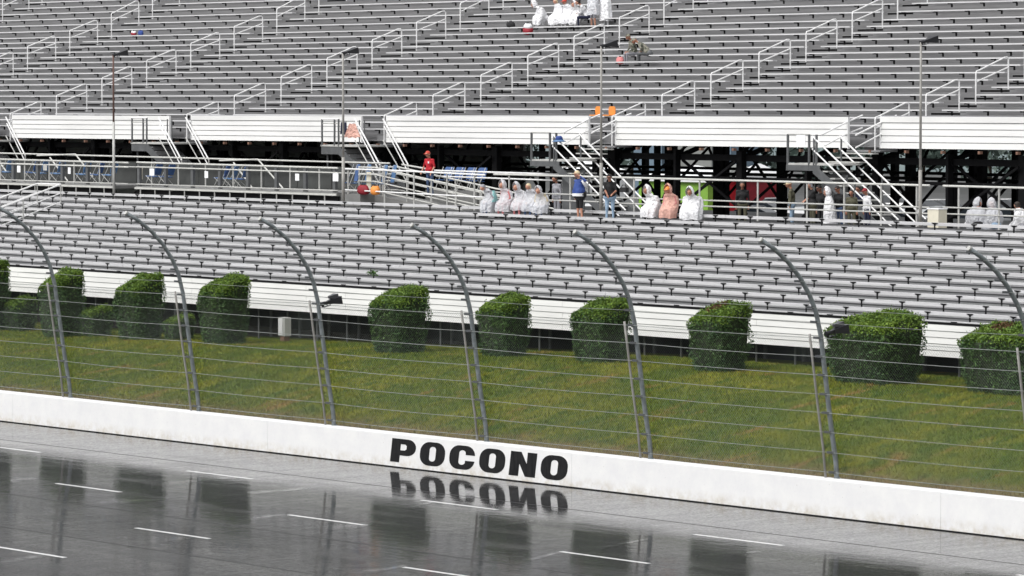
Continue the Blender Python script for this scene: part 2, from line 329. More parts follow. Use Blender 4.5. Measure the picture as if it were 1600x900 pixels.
# ------------------------------------------------------------------ ground behind the stands
ZG = 1.2
M_gravel = mat('lot_gravel', (0.07, 0.07, 0.068), 0.5, noise=0.5, nscale=0.5)
M_hill = mat('wooded_hill', (0.15, 0.185, 0.185), 0.9, col2=(0.10, 0.13, 0.135), nscale=0.15, ramp=(.35, .65))  # rain haze is put into the slate hill colour
hx = np.linspace(-620, 120, 90); hy = np.linspace(285, 420, 12); hgx, hgy = np.meshgrid(hx, hy); tt = (hgy - 285) / 135
hz = 1.0 + np.minimum(1, tt * 3.2) * (15 + 3 * np.sin(hgx * .021) + 2 * np.sin(hgx * .057 + 1) + 1.0 * rng.random(hgx.shape))
ii = np.arange(90 * 12).reshape(12, 90)
kind(obj('hills', np_mesh('hills', np.stack([hgx.ravel(), hgy.ravel(), hz.ravel()], 1), np.stack([ii[:-1, :-1], ii[:-1, 1:], ii[1:, 1:], ii[1:, :-1]], -1).reshape(-1, 4), M_hill)), 'structure')
gb = MB().quad((-900, 124, ZG), (500, 124, ZG), (500, 900, ZG), (-900, 900, ZG)).build('ground', M_gravel); kind(gb, 'structure')
nf = MB().quad((-900, -600, ZT - 0.02), (600, -600, ZT - 0.02), (600, -60, ZT - 0.02), (-900, -60, ZT - 0.02)).build('infield', M_grass); kind(nf, 'structure')

#@@WALL
# ------------------------------------------------------------------ concrete wall with painted name
def wall_material():
    m = bpy.data.materials.new('wall_paint'); m.use_nodes = True; nt = m.node_tree; b = nt.nodes['Principled BSDF']; L = nt.links.new
    g = nt.nodes.new('ShaderNodeNewGeometry'); b.inputs['Roughness'].default_value = 0.55
    sx = nt.nodes.new('ShaderNodeSeparateXYZ'); L(g.outputs['Position'], sx.inputs[0])
    def noise(scale, det=6):
        n = nt.nodes.new('ShaderNodeTexNoise'); n.inputs['Scale'].default_value = scale; n.inputs['Detail'].default_value = det; n.inputs['Roughness'].default_value = .7; L(g.outputs['Position'], n.inputs['Vector']); return n.outputs[0]
    def rng_(inp, a, c, lo, hi):
        r = nt.nodes.new('ShaderNodeMapRange'); r.inputs[1].default_value = a; r.inputs[2].default_value = c; r.inputs[3].default_value = lo; r.inputs[4].default_value = hi; L(inp, r.inputs[0]); return r.outputs[0]
    def mix(f, a, c):
        x = nt.nodes.new('ShaderNodeMix'); x.data_type = 'RGBA'; L(f, x.inputs[0])
        for i, s in ((6, a), (7, c)):
            if isinstance(s, tuple): x.inputs[i].default_value = (*s, 1)
            else: L(s, x.inputs[i])
        return x.outputs[2]
    c = mix(rng_(noise(1.2), .35, .7, 0, 1), (0.72, 0.72, 0.73), (0.80, 0.80, 0.79))
    mul = nt.nodes.new('ShaderNodeMath'); mul.operation = 'MULTIPLY'; L(rng_(sx.outputs[2], ZT, ZT + 0.36, 1, 0), mul.inputs[0]); L(rng_(noise(3.5), .40, .70, 0, 1), mul.inputs[1])
    c = mix(mul.outputs[0], c, (0.50, 0.45, 0.36))
    c = mix(rng_(noise(16, 2), .70, .76, 0, .55), c, (0.22, 0.20, 0.18))
    L(c, b.inputs['Base Color'])
    bp = nt.nodes.new('ShaderNodeBump'); bp.inputs['Strength'].default_value = .25; bp.inputs['Distance'].default_value = .01; L(noise(9), bp.inputs['Height']); L(bp.outputs[0], b.inputs['Normal']); return m
M_wall = wall_material()
wall = thing('concrete_wall', 'long low white painted concrete wall beside the wet track, black lettering on it', 'wall', (0, YW, ZT))
def wall_sec(x0, x1):
    prof = [(0, 0.0), (0, 0.985), (0.035, 1.022), (0.33, 1.022), (0.365, 0.985), (0.365, 0.0)]
    a = [(x0, YW + y, ZT + z) for y, z in prof]; b_ = [(x1, YW + y, ZT + z) for y, z in prof]
    MB().loft([b_, a]).build('wall_section', M_wall, wall)
x = -25.149 - 14.76 * 9
while x < 80: wall_sec(x + 0.004, x + 14.76 - 0.004); x += 14.76
# dark strip painting in the shadow line where the wall meets the track
MB().box((-150, YW - 0.042, ZT), (80, YW - 0.002, ZT + 0.026)).build('base_shadow_strip', M_bracket, wall)

def letter(outer, holes, x0, sx, z0, sz):
    cu = bpy.data.curves.new('letter', 'CURVE'); cu.dimensions = '2D'; cu.fill_mode = 'BOTH'; cu.extrude = 0.003
    for loop in [outer] + holes:
        sp = cu.splines.new('POLY'); sp.points.add(len(loop) - 1); sp.use_cyclic_u = True
        for p, (u, v) in zip(sp.points, loop): p.co = (x0 + u * sx + v * 0.121, z0 + v * sz, 0, 1)
    o = bpy.data.objects.new('tmp', cu); COL.objects.link(o); dg = bpy.context.evaluated_depsgraph_get(); dg.update()
    me = bpy.data.meshes.new_from_object(o.evaluated_get(dg)); bpy.data.objects.remove(o)
    me.materials.clear(); me.materials.append(M_letter)
    me.transform(Matrix(((1, 0, 0, 0), (0, 0, -1, -0.004), (0, 1, 0, 0), (0, 0, 0, 1))))
    obj('letter', me, wall)
def rr(x0, y0, x1, y1, r, ry=None, n=7):
    ry = ry or r; P = []
    for cx, cy, a0 in ((x1 - r, y1 - ry, 0), (x0 + r, y1 - ry, 90), (x0 + r, y0 + ry, 180), (x1 - r, y0 + ry, 270)):
        for i in range(n): t = R(a0 + 90 * i / (n - 1)); P.append((cx + r * math.cos(t), cy + ry * math.sin(t)))
    return P
oO = rr(0, 0, 1, 1, .36, .42); oH = rr(.37, .19, .63, .81, .12, .13)
Pl = [(0, 0), (.37, 0), (.37, .30)] + [(.66 + .34 * math.sin(R(t)), .645 - .345 * math.cos(R(t))) for t in range(0, 91, 15)] + [(.66 + .34 * math.cos(R(t)), .655 + .345 * math.sin(R(t))) for t in range(0, 91, 15)] + [(0, 1)]
Ph = [(.37, .52), (.56, .52), (.62, .58), (.62, .72), (.56, .78), (.37, .78)]
def arc(cx, cy, rx, ry, a0, a1, n=7): return [(cx + rx * math.cos(R(a0 + (a1 - a0) * i / (n - 1))), cy + ry * math.sin(R(a0 + (a1 - a0) * i / (n - 1)))) for i in range(n)]
Cl = [(1, .62)] + arc(.64, .58, .36, .42, 8, 90) + arc(.36, .58, .36, .42, 90, 180) + arc(.36, .42, .36, .42, 180, 270) + arc(.64, .42, .36, .42, 270, 352) + [(1, .38), (.63, .38), (.63, .28)] + arc(.50, .31, .13, .12, 0, -180, 7)[1:] + arc(.50, .69, .13, .12, 180, 0, 7) + [(.63, .62)]
Nl = [(0, 0), (.36, 0), (.36, .52), (.62, 0), (1, 0), (1, 1), (.64, 1), (.64, .52), (.40, 1), (0, 1)]
for i, (o_, hl) in enumerate(((Pl, [Ph]), (oO, [oH]), (Cl, []), (oO, [oH]), (Nl, []), (oO, [oH]))):
    letter(o_, hl, -18.869 + 1.411 * i, 1.192, 0.157, 0.708)

#@@FENCE
# ------------------------------------------------------------------ catch fence
fence = thing('catch_fence', 'tall catch fence with curved grey posts, steel cables and chain link along the wall', 'fence', (0, 76.109, -1.131))
CURVE = [(76.085, -1.252), (76.024, -0.526), (75.819, 0.563), (75.649, 1.652), (75.456, 2.862), (75.286, 3.467), (75.044, 3.951), (74.705, 4.411), (74.27, 4.834), (73.786, 5.185), (73.29, 5.451)]
def ypost(z):
    zs = [c[1] for c in CURVE]; return float(np.interp(z, zs, [c[0] for c in CURVE]))
PX = [-51.588, -44.146, -36.704, -29.227, -22.003, -14.537, -7.241, 0.261, 7.824, 15.265]
CZ = [-0.792, -0.26, 0.284, 0.805, 1.301, 1.809, 2.305, 2.801, 3.225, 3.612, 3.975, 4.314, 4.616, 4.895, 5.137, 5.342]
for X in PX:
    p = MB().tube([(X, y, z) for y, z in CURVE], 0.068, 10, 0.058)
    p.tube([(X, 76.085, -1.252), (X, 76.073, -0.938)], 0.097, 8)
    po = p.build('post', M_galv, fence, smooth=True)
    cl = MB()
    for z in CZ:
        y = ypost(z); cl.box((X - 0.19, y - 0.11, z - 0.03), (X + 0.036, y - 0.055, z + 0.03))
    kind(cl.build('cable_clamp', M_clamp, po), 'stuff')
    cp = MB().tube([(X, 73.326, 5.429), (X, 73.278, 5.455)], 0.064, 8); cp.build('end_cap', M_railg, po)
    MB().tube([(X - 0.40, ypost(z) - 0.02, z) for z in (-1.252, -0.163, 1.047, 2.136, 2.886)], 0.036, 8).build('mesh_post', M_pole, fence, smooth=True)
for i, z in enumerate(CZ):
    m = MB(); r = 0.0085 if i < 8 else 0.0058
    for k in range(len(PX) - 1):
        a, b_ = PX[k], PX[k + 1]; y = ypost(z) - 0.10; sg = 0.012 + 0.02 * random.random()
        m.tube([(a, y, z), (a + (b_ - a) * .33, y, z - sg), (a + (b_ - a) * .66, y, z - sg), (b_, y, z)], r, 5)
    m.build('cable', M_cable, fence)
def chain_panel(x0, x1):
    z0, z1 = -0.938, 2.813; p = 0.094; V = []; F = []; r = 0.0020; H = z1 - z0
    for sgn in (1, -1):
        n = int((x1 - x0 + H) / p)
        for i in range(n):
            s = x0 - H + i * p if sgn > 0 else x0 + i * p
            xa, za, xb, zb = s, z0, s + sgn * H, z1
            if sgn < 0: xa, xb = s, s - H
            pts = []
            t0, t1 = 0.0, 1.0; dx = xb - xa
            lo, hi = sorted(((x0 - xa) / dx, (x1 - xa) / dx)); t0 = max(t0, lo); t1 = min(t1, hi)
            if t1 - t0 < 0.01: continue
            q = [(xa + dx * t, ypost(z0 + H * t) + .03 + .004 * sgn, z0 + H * t) for t in (t0, (t0 + t1) / 2, t1)]
            b0 = len(V)
            for (X_, Y_, Z_) in q: V += [(X_ - r, Y_, Z_ + r), (X_ + r, Y_, Z_ + r), (X_, Y_ - r, Z_ - r)]
            for a in (0, 1):
                for j in range(3): F.append((b0 + 3*a + j, b0 + 3*a + (j+1) % 3, b0 + 3*a + 3 + (j+1) % 3, b0 + 3*a + 3 + j))
    L0 = WL[fence.name]; V = np.array(V) - np.array(L0)
    kind(obj('chain_link_panel', np_mesh('chain_link_panel', V, F, M_chain), fence), 'stuff')
for k in range(len(PX) - 1): chain_panel(PX[k] + 0.02, PX[k + 1] - 0.02)

# ------------------------------------------------------------------ horn loudspeakers and their poles
def horn(p, label, second=False, yaw=0.0):
    """flared rectangular horn opening towards the spectators (+Y)"""
    t = thing('horn_speaker', label, 'loudspeaker', p, 'horn loudspeakers facing the spectators'); t.rotation_euler = (R(10), 0, yaw); t.scale = (.82, .82, .82)
    def ring(y, w, h): return [(-w, y, -h), (w, y, -h), (w, y, h), (-w, y, h)]
    m = MB().loft([ring(0.10, .05, .05), ring(0.22, .06, .055), ring(0.42, .12, .085), ring(0.62, .21, .13), ring(0.74, .27, .155)], cap=False)
    m.loft([ring(0.735, .255, .142), ring(0.62, .195, .118), ring(0.3, .06, .05)])
    obj('horn', m.mesh('horn', M_horn), t)
    d = MB().tube([(0, -.06, 0), (0, .12, 0)], 0.075, 10); obj('driver', d.mesh('driver', M_horn), t)
    b = MB().box((-.02, -.03, -.12), (.02, .06, .0)); b.box((-.10, .26, -.12), (-.085, .30, .05)); b.box((.085, .26, -.12), (.10, .30, .05)); b.box((-.10, 0, -.13), (.10, .30, -.118))
    obj('bracket', b.mesh('bracket', M_horn), t)
    if second:
        m2 = MB().loft([[(q[0] - .04, q[1] + .02, q[2] + .17) for q in ring(y, w, h)] for y, w, h in ((.34, .05, .045), (.48, .09, .06), (.68, .16, .08))])
        obj('rear_horn', m2.mesh('rear_horn', M_horng), t)
    return t
horn((PX[4], 75.625, 2.789), 'black horn loudspeaker on the curved fence post left of the wide hedge and white siding', True)
horn((PX[7], 75.685, 2.91), 'black horn loudspeaker on the curved fence post beside the largest hedge', True)
for px, ptop, Yp, zb, m, lab, hl in ((177, 86, 99.75, 4.4, M_rust, 'rusty brown slender loudspeaker pole at the left end of the walkway railing', 'black horn loudspeaker on top of the rusty brown pole'),
        (536, 83, 99.75, 4.4, M_pole, 'grey slender pole in front of the landing hung with orange and blue cloth', 'black horn loudspeaker on the grey pole above the landing with hanging cloth'),
        (939.5, 72, 99.75, 4.4, M_pole, 'grey slender pole rising between the man in blue and the man in black', 'black horn loudspeaker on the pole just below the two camouflage spectators'),
        (1439, 66, 99.75, 4.4, M_pole, 'grey slender pole near the cream box by the rightmost stairs', 'black horn loudspeaker on the rightmost pole beside the cream box')):
    p = at(px, ptop, Yp); X = p.x
    t = thing('speaker_pole', lab, 'pole', (X, Yp, zb), 'loudspeaker poles along the top of the lower stand')
    if m is M_rust:
        MB().tube([(X, Yp, 7.9), (X, Yp, p.z)], 0.045, 8, 0.038).build('upper_shaft', M_rust, t, smooth=True)
        MB().tube([(X, Yp, zb), (X, Yp, 7.9)], 0.058, 8).build('lower_shaft', M_railg, t, smooth=True)
    else:
        MB().tube([(X, Yp, zb), (X, Yp, zb + 2.2)], 0.066, 8).build('lower_shaft', M_pole, t, smooth=True)
        MB().tube([(X, Yp, zb + 2.2), (X, Yp, p.z)], 0.050, 8, 0.040).build('upper_shaft', M_pole, t, smooth=True)
    MB().box((X - .11, Yp - .11, zb), (X + .11, Yp + .11, zb + .02)).build('base_plate', M_steelg, t)
    horn((X, Yp + .02, p.z), hl)

#@@LOWER
# ------------------------------------------------------------------ lower grandstand
X0, Y0, Z0T, TL, RL = -33.737, 99.005, 4.856, 0.6911, 0.2189
LXA, LXB = -92.0, 6.0
low = thing('lower_grandstand', 'lower grandstand of pale aluminium bench rows above the white siding and hedges', 'grandstand', (-40, 90, 0.4))
SEG = 7.32
plank_me = MB().box((0.012, -0.125, -0.098), (SEG - 0.012, 0.125, 0.0)).mesh('bench_plank', M_plank2)
nbr = int((LXB - LXA) / 1.83)
for k in range(0, -13, -1):
    Y = Y0 + TL * k; Z = Z0T + RL * k
    off = random.random() * SEG; x = LXA - off
    while x < LXB:
        obj('bench_plank', plank_me, low, (x + 40, Y + .13 - 90, Z - 0.4)); x += SEG
    # riser behind the bench and footboard
    yt = Y + TL - 0.34
    MB().box((LXA, yt - 0.004, Z - .385 + .03), (LXB, yt + 0.012, Z - .385 + RL - 0.012)).build('riser_board', M_plank2, low)
    MB().box((LXA, yt - TL + 0.0, Z - .415), (LXB, yt + 0.02, Z - .385)).build('footboard', M_treadlo, low)
    m = MB(); j0 = math.ceil((LXA - X0) / 1.83)
    for j in range(j0, j0 + nbr):
        xx = X0 + 1.83 * j; s = 0.017
        m.hexa([(xx-.045, Y-.016, Z-.050), (xx+.045, Y-.016, Z-.050), (xx+.045, Y+.003, Z-.050), (xx-.045, Y+.003, Z-.050), (xx-.135, Y-.016, Z-.014), (xx+.135, Y-.016, Z-.014), (xx+.135, Y+.003, Z-.014), (xx-.135, Y+.003, Z-.014)])
        m.box((xx-.135, Y-.016, Z-.0135), (xx+.135, Y+.003, Z+.004)); m.box((xx-.030, Y-.014, Z-.26), (xx+.030, Y+.0035, Z-.0505))
    kind(m.build('bench_support', M_bracket, low), 'stuff')
    if -12 < k: # thin dark strip painting in the shadow line between footboard and riser
        MB().box((LXA, yt - 0.012, Z - .385 + RL - 0.044), (LXB, yt + 0.004, Z - .385 + RL - 0.014)).build('nosing_shadow', M_steelg, low)
# front siding of the lower stand
yf = 90.30
nb = 5; zt, zbm = 2.165, 1.17; hb = (zt - zbm) / nb
for i in range(nb):
    x = LXA + (i % 2) * 2.4 - 2
    while x < LXB:
        z0 = zbm + i * hb
        MB().hexa([(x+.004, yf - .030, z0), (x + 7.31, yf - .030, z0), (x + 7.31, yf + .02, z0), (x+.004, yf + .02, z0), (x+.004, yf - .012, z0 + hb - .020), (x + 7.31, yf - .012, z0 + hb - .020), (x + 7.31, yf + .02, z0 + hb - .020), (x+.004, yf + .02, z0 + hb - .020)]).build('siding_board', M_white, low)
        x += 7.32
MB().box((LXA, yf + .021, zbm + .01), (LXB, yf + .05, zt)).build('siding_backing', M_clgrey, low)
MB().box((LXA, yf - .02, zt), (LXB, yf + .10, zt + .062)).build('cap_shadow_strip', M_bracket, low)  # black strip standing in for the shadow gap above the siding
x = LXA
while x < LXB:
    MB().tube([(x, yf + .35, -.3), (x, yf + .35, 1.2)], 0.038, 6).build('front_column', M_steelg, low)
    MB().tube([(x + .9, yf + 1.6, -.3), (x + .9, yf + 1.6, 1.6)], 0.07, 6).build('inner_column', M_steelg, low); x += 1.83
# soil under the stand
us = MB().box((LXA - 3, 91.9, -0.6), (LXB + 3, 123.0, 0.35)).build('under_stand_soil', mat('soil_dark', (0.03, 0.027, 0.022), 0.9, noise=.3)); kind(us, 'structure')

# aisle stair with rails at the left end of the lower stand
st = thing('aisle_stair', 'white railed aisle stair climbing the lower stand at its left end', 'stairs', (-73.5, 96.0, 3.0))
XR, XL = -70.9, -72.75
zq = lambda Y: Z0T - .385 + (Y - Y0) / TL * RL
for XX, nm in ((XR, 'right'), (XL, 'left')):
    m = MB(); ya, yb = 93.2, 97.9
    for dz in (1.10, .72, .34): m.tube([(XX, ya, zq(ya) + dz), (XX, yb, zq(yb) + dz)], 0.035 if dz > 1 else .024, 6)
    m.build('side_rail', M_rail, st)
    for Yp in (yb, yb - 1.9, yb - 3.8): MB().tube([(XX, Yp, zq(Yp) - .1), (XX, Yp, zq(Yp) + 1.1)], 0.030, 6).build('rail_post', M_railg, st)
MB().tube([(XL, 97.9, zq(97.9) + 1.1), (XR, 97.9, zq(97.9) + 1.1)], .03, 6).build('top_rail', M_rail, st)
for i in range(7):
    Yp = Y0 + TL * (-2 - i) - .30; z = Z0T - .385 + RL * (-2 - i)
    MB().box((XL + .05, Yp - .2, z + .10), (XR - .05, Yp + .25, z + .145)).build('step', M_railg, st)
    MB().box((XL + .05, Yp + .24, z - .06), (XR - .05, Yp + .26, z + .10)).build('riser_shade', M_black, st)  # solid black face painting in the shade of an open riser
weed = thing('weed', 'small green weed growing between the lower bench rows', 'plant', tuple(at(582, 430, 91.6)))
def leaf_cloud(n, fn, size, seed):
    g = np.random.default_rng(seed); P = fn(n, g); nrm = g.normal(0, 1, (n, 3)); nrm /= np.linalg.norm(nrm, axis=1)[:, None]
    t = np.cross(nrm, g.normal(0, 1, (n, 3))); t /= np.linalg.norm(t, axis=1)[:, None]; b = np.cross(nrm, t)
    s = (size * (0.6 + 0.8 * g.random(n)))[:, None]
    V = np.stack([P - t * s, P + b * s * .5, P + t * s, P - b * s * .5], 1).reshape(-1, 3); return V, np.arange(4 * n).reshape(-1, 4)
V, F = leaf_cloud(60, lambda n, g: g.normal(0, 1, (n, 3)) * [.13, .06, .06] + [0, 0, .10], .06, 5)
obj('leaf_cluster', np_mesh('leaf_cluster', V, F, M_leaf), weed)

#@@HEDGES
# ------------------------------------------------------------------ clipped hedges on the bank
def hedge(px, wpx, topz, dep, label, seed, Yb=87.6):
    """one clipped shrub: front face on -Y, slightly domed top that slopes to the front"""
    dy = dep * 1.32; wx = (wpx * 1.0 - dy * .775 * 46.5 * .82) / (0.631 * 46.5)
    c = at(px, 500, Yb - dy / 2); X, Y = c.x, Yb - dy / 2; zb = float(zbank(np.array(X), np.array(Y))) - .05; H = topz - zb
    t = thing('clipped_hedge', label, 'hedge', (X, Y, zb), 'clipped hedges in front of the white siding')
    g = np.random.default_rng(seed); ph = g.random(6) * 6.28
    def surf(u, v):
        # u,v spherical -> superellipsoid box
        e1, e2 = 0.25, 0.27
        f = lambda w, e: np.sign(w) * np.abs(w) ** e
        x = f(np.cos(v), e1) * f(np.cos(u), e2); y = f(np.cos(v), e1) * f(np.sin(u), e2); z = f(np.sin(v), e1)
        bum = 1 + 0.045 * np.sin(3.1 * x * 2 + ph[0]) * np.sin(2.7 * z * 2 + ph[1]) + 0.04 * np.sin(7 * x + ph[2]) * np.sin(6 * y + 5 * z + ph[3])
        taper = 0.80 + 0.20 * np.clip((z + 1) / 1.1, 0, 1)
        X_ = x * wx / 2 * bum * taper; Y_ = y * dy / 2 * bum * taper
        zz = (z + 1) / 2 * H * (1 + .03 * np.sin(4 * x + ph[4]) * np.sin(3 * y + ph[5]))
        drop = np.clip(-y, -.2, 1) * 0.20 * np.clip(zz / H, 0, 1) ** 3 + 0.10 * np.clip(-x, 0, 1) * np.clip(zz / H, 0, 1) ** 4
        return np.stack([X_, Y_, zz - drop * H * .8], -1)
    def samp(n, g):
        d = g.normal(0, 1, (n * 2, 3)); d = d[(d[:, 2] > -1.2 * np.hypot(d[:, 0], d[:, 1]))][:n]
        # sample roughly evenly over a box-like shape
        b = g.random((len(d), 2)); face = g.random(len(d)); A = [wx * H, dy * H * 1.1, wx * dy * 2.2]; A = np.cumsum(A) / sum(A)
        p = np.zeros((len(d), 3)); s = np.where(g.random(len(d)) < .62, -1.0, 1.0)
        m0 = face < A[0]; m1 = (face >= A[0]) & (face < A[1]); m2 = face >= A[1]
        p[m0] = np.stack([b[m0, 0] * 2 - 1, s[m0], b[m0, 1] * 2 - 1], 1); p[m1] = np.stack([-s[m1], b[m1, 0] * 2 - 1, b[m1, 1] * 2 - 1], 1); p[m2] = np.stack([b[m2, 0] * 2 - 1, b[m2, 1] * 2 - 1, np.ones(m2.sum())], 1)
        u = np.arctan2(np.sign(p[:, 1]) * np.abs(p[:, 1]) ** 3, np.sign(p[:, 0]) * np.abs(p[:, 0]) ** 3)
        rr_ = np.maximum(np.abs(p[:, 0]), np.abs(p[:, 1])); v = np.arctan2(np.sign(p[:, 2]) * np.abs(p[:, 2]) ** 3, rr_ ** 3)
        q = surf(u, v); q = q * (1 - 0.12 * (g.random(len(q)) ** 2)[:, None] * np.array([1, 1, .4])) + g.normal(0, .022, q.shape)
        lump = np.sin(q[:, 0] * 9 + ph[0]) * np.sin(q[:, 1] * 8 + q[:, 2] * 7 + ph[1])
        q[:, 2] += np.where((q[:, 2] > H * .85) & (g.random(len(q)) < .12), g.random(len(q)) * .10, 0)
        q[:, :2] *= (1 + 0.02 * lump)[:, None]; return q
    n = int(11500 * (wx * H + dy * H + wx * dy) / 9)
    g2 = np.random.default_rng(seed + 3); P = samp(n, g2); n = len(P)
    V, F = leaf_cloud(n, lambda n_, g_: P, 0.036, seed)
    me = np_mesh('foliage', V, F, M_leaf); me.materials.append(M_toplit)
    rel = P[:, 2] / H - .10 * np.clip(P[:, 1] / dy, -1, 1); mi = (g2.random(n) < np.clip((rel - .74) / .14, 0, .9)).astype(np.int32)   # light on the clipped top painted in with paler leaves
    if seed in (28, 30): me.materials.append(M_brownleaf); mi[(np.hypot((P[:, 0] + .1) / .42, (P[:, 1] + .05) / .30) < 1) & (P[:, 2] > H * .80)] = 2
    me.polygons.foreach_set('material_index', mi); kind(obj('foliage', me, t), 'stuff')
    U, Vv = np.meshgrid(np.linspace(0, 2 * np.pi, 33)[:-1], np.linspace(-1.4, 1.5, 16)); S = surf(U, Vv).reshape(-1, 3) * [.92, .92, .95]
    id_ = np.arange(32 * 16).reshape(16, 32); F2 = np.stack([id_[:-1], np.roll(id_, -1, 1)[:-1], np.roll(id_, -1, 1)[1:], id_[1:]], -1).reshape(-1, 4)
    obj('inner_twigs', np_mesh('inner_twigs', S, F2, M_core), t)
    MB().tube([(0, 0, -.1), (0.02, 0, .3), (0, .02, H * .6)], .07, 6, .03).build('trunk', M_bark, t, origin=(0, 0, 0))
for a in ((-16, 76, 2.50, 1.0, 'clipped dark green hedge cut off by the left edge of the photo', 21),
          (97, 84, 2.36, 1.0, 'clipped hedge behind the leftmost full fence post', 22),
          (218, 90, 2.36, 1.05, 'clipped square hedge left of the second curved fence post', 23),
          (350, 90, 2.52, 1.05, 'clipped tall hedge just right of the second curved fence post', 24),
          (624, 99, 2.50, 1.1, 'clipped hedge with a flat bright top right of the horn loudspeaker', 25),
          (788, 84, 2.46, 0.95, 'small clipped hedge just right of the fence post above the lettering', 26),
          (939, 92, 2.50, 1.05, 'clipped hedge behind the fence post right of the lettering', 27),
          (1125, 92, 2.62, 1.05, 'clipped hedge with a brown bare patch on top, alone between two posts', 28),
          (1368, 138, 2.62, 1.45, 'widest clipped hedge, right of the second black horn loudspeaker', 29),
          (1572, 124, 2.54, 1.2, 'clipped hedge at the right edge of the photo', 30)): hedge(*a)
for px, w, tz, sd_, lab in ((30, 70, 1.15, 41, 'low dark shrub in the shade between the two leftmost hedges'), (150, 60, 1.0, 42, 'low dark shrub between the second and third hedges from the left'), (280, 56, 0.9, 43, 'low dark shrub left of the tall hedge by the second fence post')):
    hedge(px, w, tz, 0.8, lab, sd_, Yb=88.3)

# utility cabinet
cb = thing('utility_cabinet', 'pale grey utility cabinet on a brick footing under the white siding', 'cabinet', tuple(at(445, 530, 89.4)))
cx, cy, cz = WL[cb.name]
MB().box((cx - .20, cy - .14, cz + .12), (cx + .20, cy + .14, cz + .80)).build('cabinet_body', M_railg, cb)
MB().box((cx - .19, cy - .16, cz + .15), (cx + .06, cy - .141, cz + .77)).build('door', M_rail, cb)
MB().box((cx - .12, cy - .12, cz - .3), (cx + .12, cy + .12, cz + .12)).build('footing', M_brick, cb)

#@@UPPER
# ------------------------------------------------------------------ upper grandstand
X1, Y1, Z1T, TU, RU = -44.279, 108.456, 8.489, 0.8573, 0.2792
TILT = 0.0025
AIS = [-14.0, -28.6, -43.2, -57.75, -72.1, -86.6, -101.2, -115.8, -130.4, -145.0]
K0, K1 = -3, 40
def zrow(k): return Z1T + RU * min(k, 13) + max(0, k - 13) * 0.345
def ztilt(X): return TILT * (X + 43.0)
upp = thing('upper_grandstand', 'high upper grandstand of grey decks and thin white bench rows above white parapets', 'grandstand', (-43, 104.8, 4.4))
OU = Vector(WL[upp.name]); ROT = (0, -TILT, 0)
def uobj(name, me, x, y, z): return obj(name, me, upp, (x - OU.x, y - OU.y, z + ztilt(x) - OU.z), ROT)
SECT = []
for i in range(len(AIS) - 1):
    xb, xa = AIS[i] - 0.5, AIS[i + 1] + 0.5; Lb = xb - xa
    pl = MB().box((0, -0.125, 0.002), (Lb, 0.125, 0.050)).mesh('bench', M_plank)
    br = MB(); j = math.ceil((xa - X1) / 1.83)
    while X1 + 1.83 * j < xb:
        xx = X1 + 1.83 * j - xa; s = .020
        br.box((xx - s, -.125, -.045), (xx + s, .135, .001)); br.box((xx - .028, .080, -.165), (xx + .028, .136, -.046)); j += 1
    SECT.append((xa, xb, pl, br.mesh('bench_bracket', M_bracket)))
for k in range(K0, K1 + 1):
    Y = Y1 + TU * k; Z = zrow(k); rise = zrow(k + 1) - Z
    ylo = max(Y - .457, 104.86)
    for (xa, xb, pl, br) in SECT:
        if True:
            o = uobj('bench', pl, xa, Y, Z); b = obj('bench_bracket', br, o); kind(b, 'stuff')
    xa, xb = AIS[-1], AIS[0]; m = MB(); L0 = xa - (-43)
    # footboard deck and riser behind (riser stops short of the next footboard in the aisles)
    def bx(m, x0, y0, z0, x1, y1, z1): m.hexa([(x0, y0, z0 + ztilt(x0)), (x1, y0, z0 + ztilt(x1)), (x1, y1, z0 + ztilt(x1)), (x0, y1, z0 + ztilt(x0)), (x0, y0, z1 + ztilt(x0)), (x1, y0, z1 + ztilt(x1)), (x1, y1, z1 + ztilt(x1)), (x0, y1, z1 + ztilt(x0))])
    bx(m, xa, ylo, Z - .465, xb, Y + .415, Z - .430); m.build('deck', M_deck, upp)
    m = MB(); bx(m, xa, Y + .400, Z - .430, xb, Y + .412, Z - .430 + rise - .118)
    bx(m, xa, Y + .401, Z - .430 + rise - .1175, xb, Y + .411, Z - .430 + rise - .037)
    m.build('riser', M_deck, upp)
    if k % 1 == 0:
        for A in AIS[1:-1]:
            m = MB(); bx(m, A - .62, Y + .440, Z + rise - .428, A + .88, Y + .446, Z + rise - .352); m.build('slot_shade', M_black, upp)  # black strip stands in for the dark hollow under the step
            m = MB(); bx(m, A - .64, Y + .430, Z + rise - .351, A + .90, Y + .72, Z + rise - .322); m.build('step_tread', M_deck, upp)
            pass
# aisle handrails: one every third row
for A in AIS[1:-1]:
    for k in range(-4, 24, 3):
        a = Vector((A + .40, Y1 + TU * k + .02, zrow(k) + ztilt(A))); b = Vector((A + .40, Y1 + TU * (k + 2) + .02, zrow(k + 2) + ztilt(A)))
        h = .92; m = MB(); d = (b - a).normalized()
        m.tube([a + Vector((0, 0, -.42)), a + Vector((0, 0, h - .10)), a + Vector((0, .03, h - .02)), a + Vector((0, .12, h)) + d * .05, b + Vector((0, -.22, h - .07)), b + Vector((0, -.08, h - .06)), b + Vector((0, -.01, h - .12)), b + Vector((0, 0, -.42))], .030, 6)
        m.tube([a + Vector((0, 0, .50)), b + Vector((0, 0, .50))], .028, 6)
        m.build('handrail', M_rail, upp)
